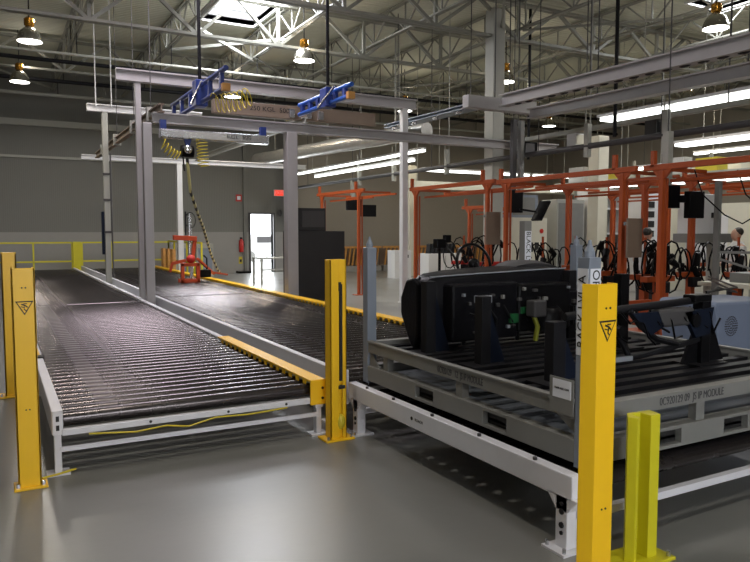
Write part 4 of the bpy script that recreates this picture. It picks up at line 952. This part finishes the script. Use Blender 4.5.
# ---------------------------------------------------------------- people far back
def person(lab, x, y, face, h_=1.72, shirt='shirt'):
    t = thing('person', lab, 'person', (x, y, 0), 'people at the stations')
    me = bpy.data.meshes.new('body'); s = h_/1.72
    V = [(0, 0, .95), (0, 0, 1.15), (0, .01, 1.38), (0, .01, 1.50), (0, .02, 1.60), (.18, 0, 1.40), (.25, .05, 1.12), (.2, .28, 1.05), (-.18, 0, 1.40), (-.25, .05, 1.12), (-.2, .28, 1.05), (.10, 0, .9), (.11, .02, .5), (.11, -.02, .08), (.11, .13, .04), (-.10, 0, .9), (-.11, .02, .5), (-.11, -.02, .08), (-.11, .13, .04), (.18, .36, 1.04), (-.18, .36, 1.04)]
    Ed = [(0, 1), (1, 2), (2, 3), (3, 4), (2, 5), (5, 6), (6, 7), (2, 8), (8, 9), (9, 10), (0, 11), (11, 12), (12, 13), (13, 14), (0, 15), (15, 16), (16, 17), (17, 18), (7, 19), (10, 20)]
    Rd = [.15, .14, .16, .06, .06, .075, .05, .035, .075, .05, .035, .10, .065, .045, .04, .10, .065, .045, .04, .03, .03]
    me.from_pydata([(a*s, b2*s, c*s) for a, b2, c in V], Ed, []); o = bpy.data.objects.new('body', me); col.objects.link(o); o.parent = t
    md = o.modifiers.new('skin', 'SKIN'); sk = me.skin_vertices[0].data if me.skin_vertices else None
    if sk is None:
        bm = bmesh.new(); bm.from_mesh(me); bm.verts.layers.skin.verify(); bm.to_mesh(me); bm.free(); sk = me.skin_vertices[0].data
    for v, r_ in zip(sk, Rd): v.radius = (r_*s, r_*s*.85)
    sk[0].use_root = True
    o.modifiers.new('sub', 'SUBSURF').levels = 1; o.modifiers['sub'].render_levels = 2
    me.materials.append(M['skin'])
    L = Vector((x, y, 0))
    def loc(m_): m_.v = [tuple(Vector(p)*s+L) for p in m_.v]; return m_
    loc(MB().sphere((0, .03, 1.63), .075, .095, .115)).build('head', 'skin', t, smooth=True)
    loc(MB().sphere((0, -.012, 1.685), .083, .092, .085)).build('hair', 'hair', t, smooth=True)
    loc(MB().ring_loft([[(a*math.cos(q), b2*math.sin(q), z) for q in [i*math.pi/8 for i in range(16)]] for a, b2, z in ((.18, .13, .90), (.18, .13, 1.05), (.19, .14, 1.25), (.205, .13, 1.40), (.13, .10, 1.48), (.07, .07, 1.51))]).tube([(.19, 0, 1.40), (.26, .04, 1.2)], .07, 10).tube([(-.19, 0, 1.40), (-.26, .04, 1.2)], .07, 10)).build('shirt', shirt, t, smooth=True)
    loc(MB().tube([(.10, 0, .95), (.11, .02, .5), (.11, -.02, .08)], .1, 10, radii=[.125, .09, .075]).tube([(-.10, 0, .95), (-.11, .02, .5), (-.11, -.02, .08)], .1, 10, radii=[.125, .09, .075])).build('trousers', 'trousers', t, smooth=True)
    t.rotation_euler = (0, 0, face)
    return t
person('person in white shirt bending at work near the right edge', 11.4, 7.55, R(60), 1.62)
person('person in white shirt standing behind the orange upright below the monitors', 10.3, 8.55, R(-70), 1.62)
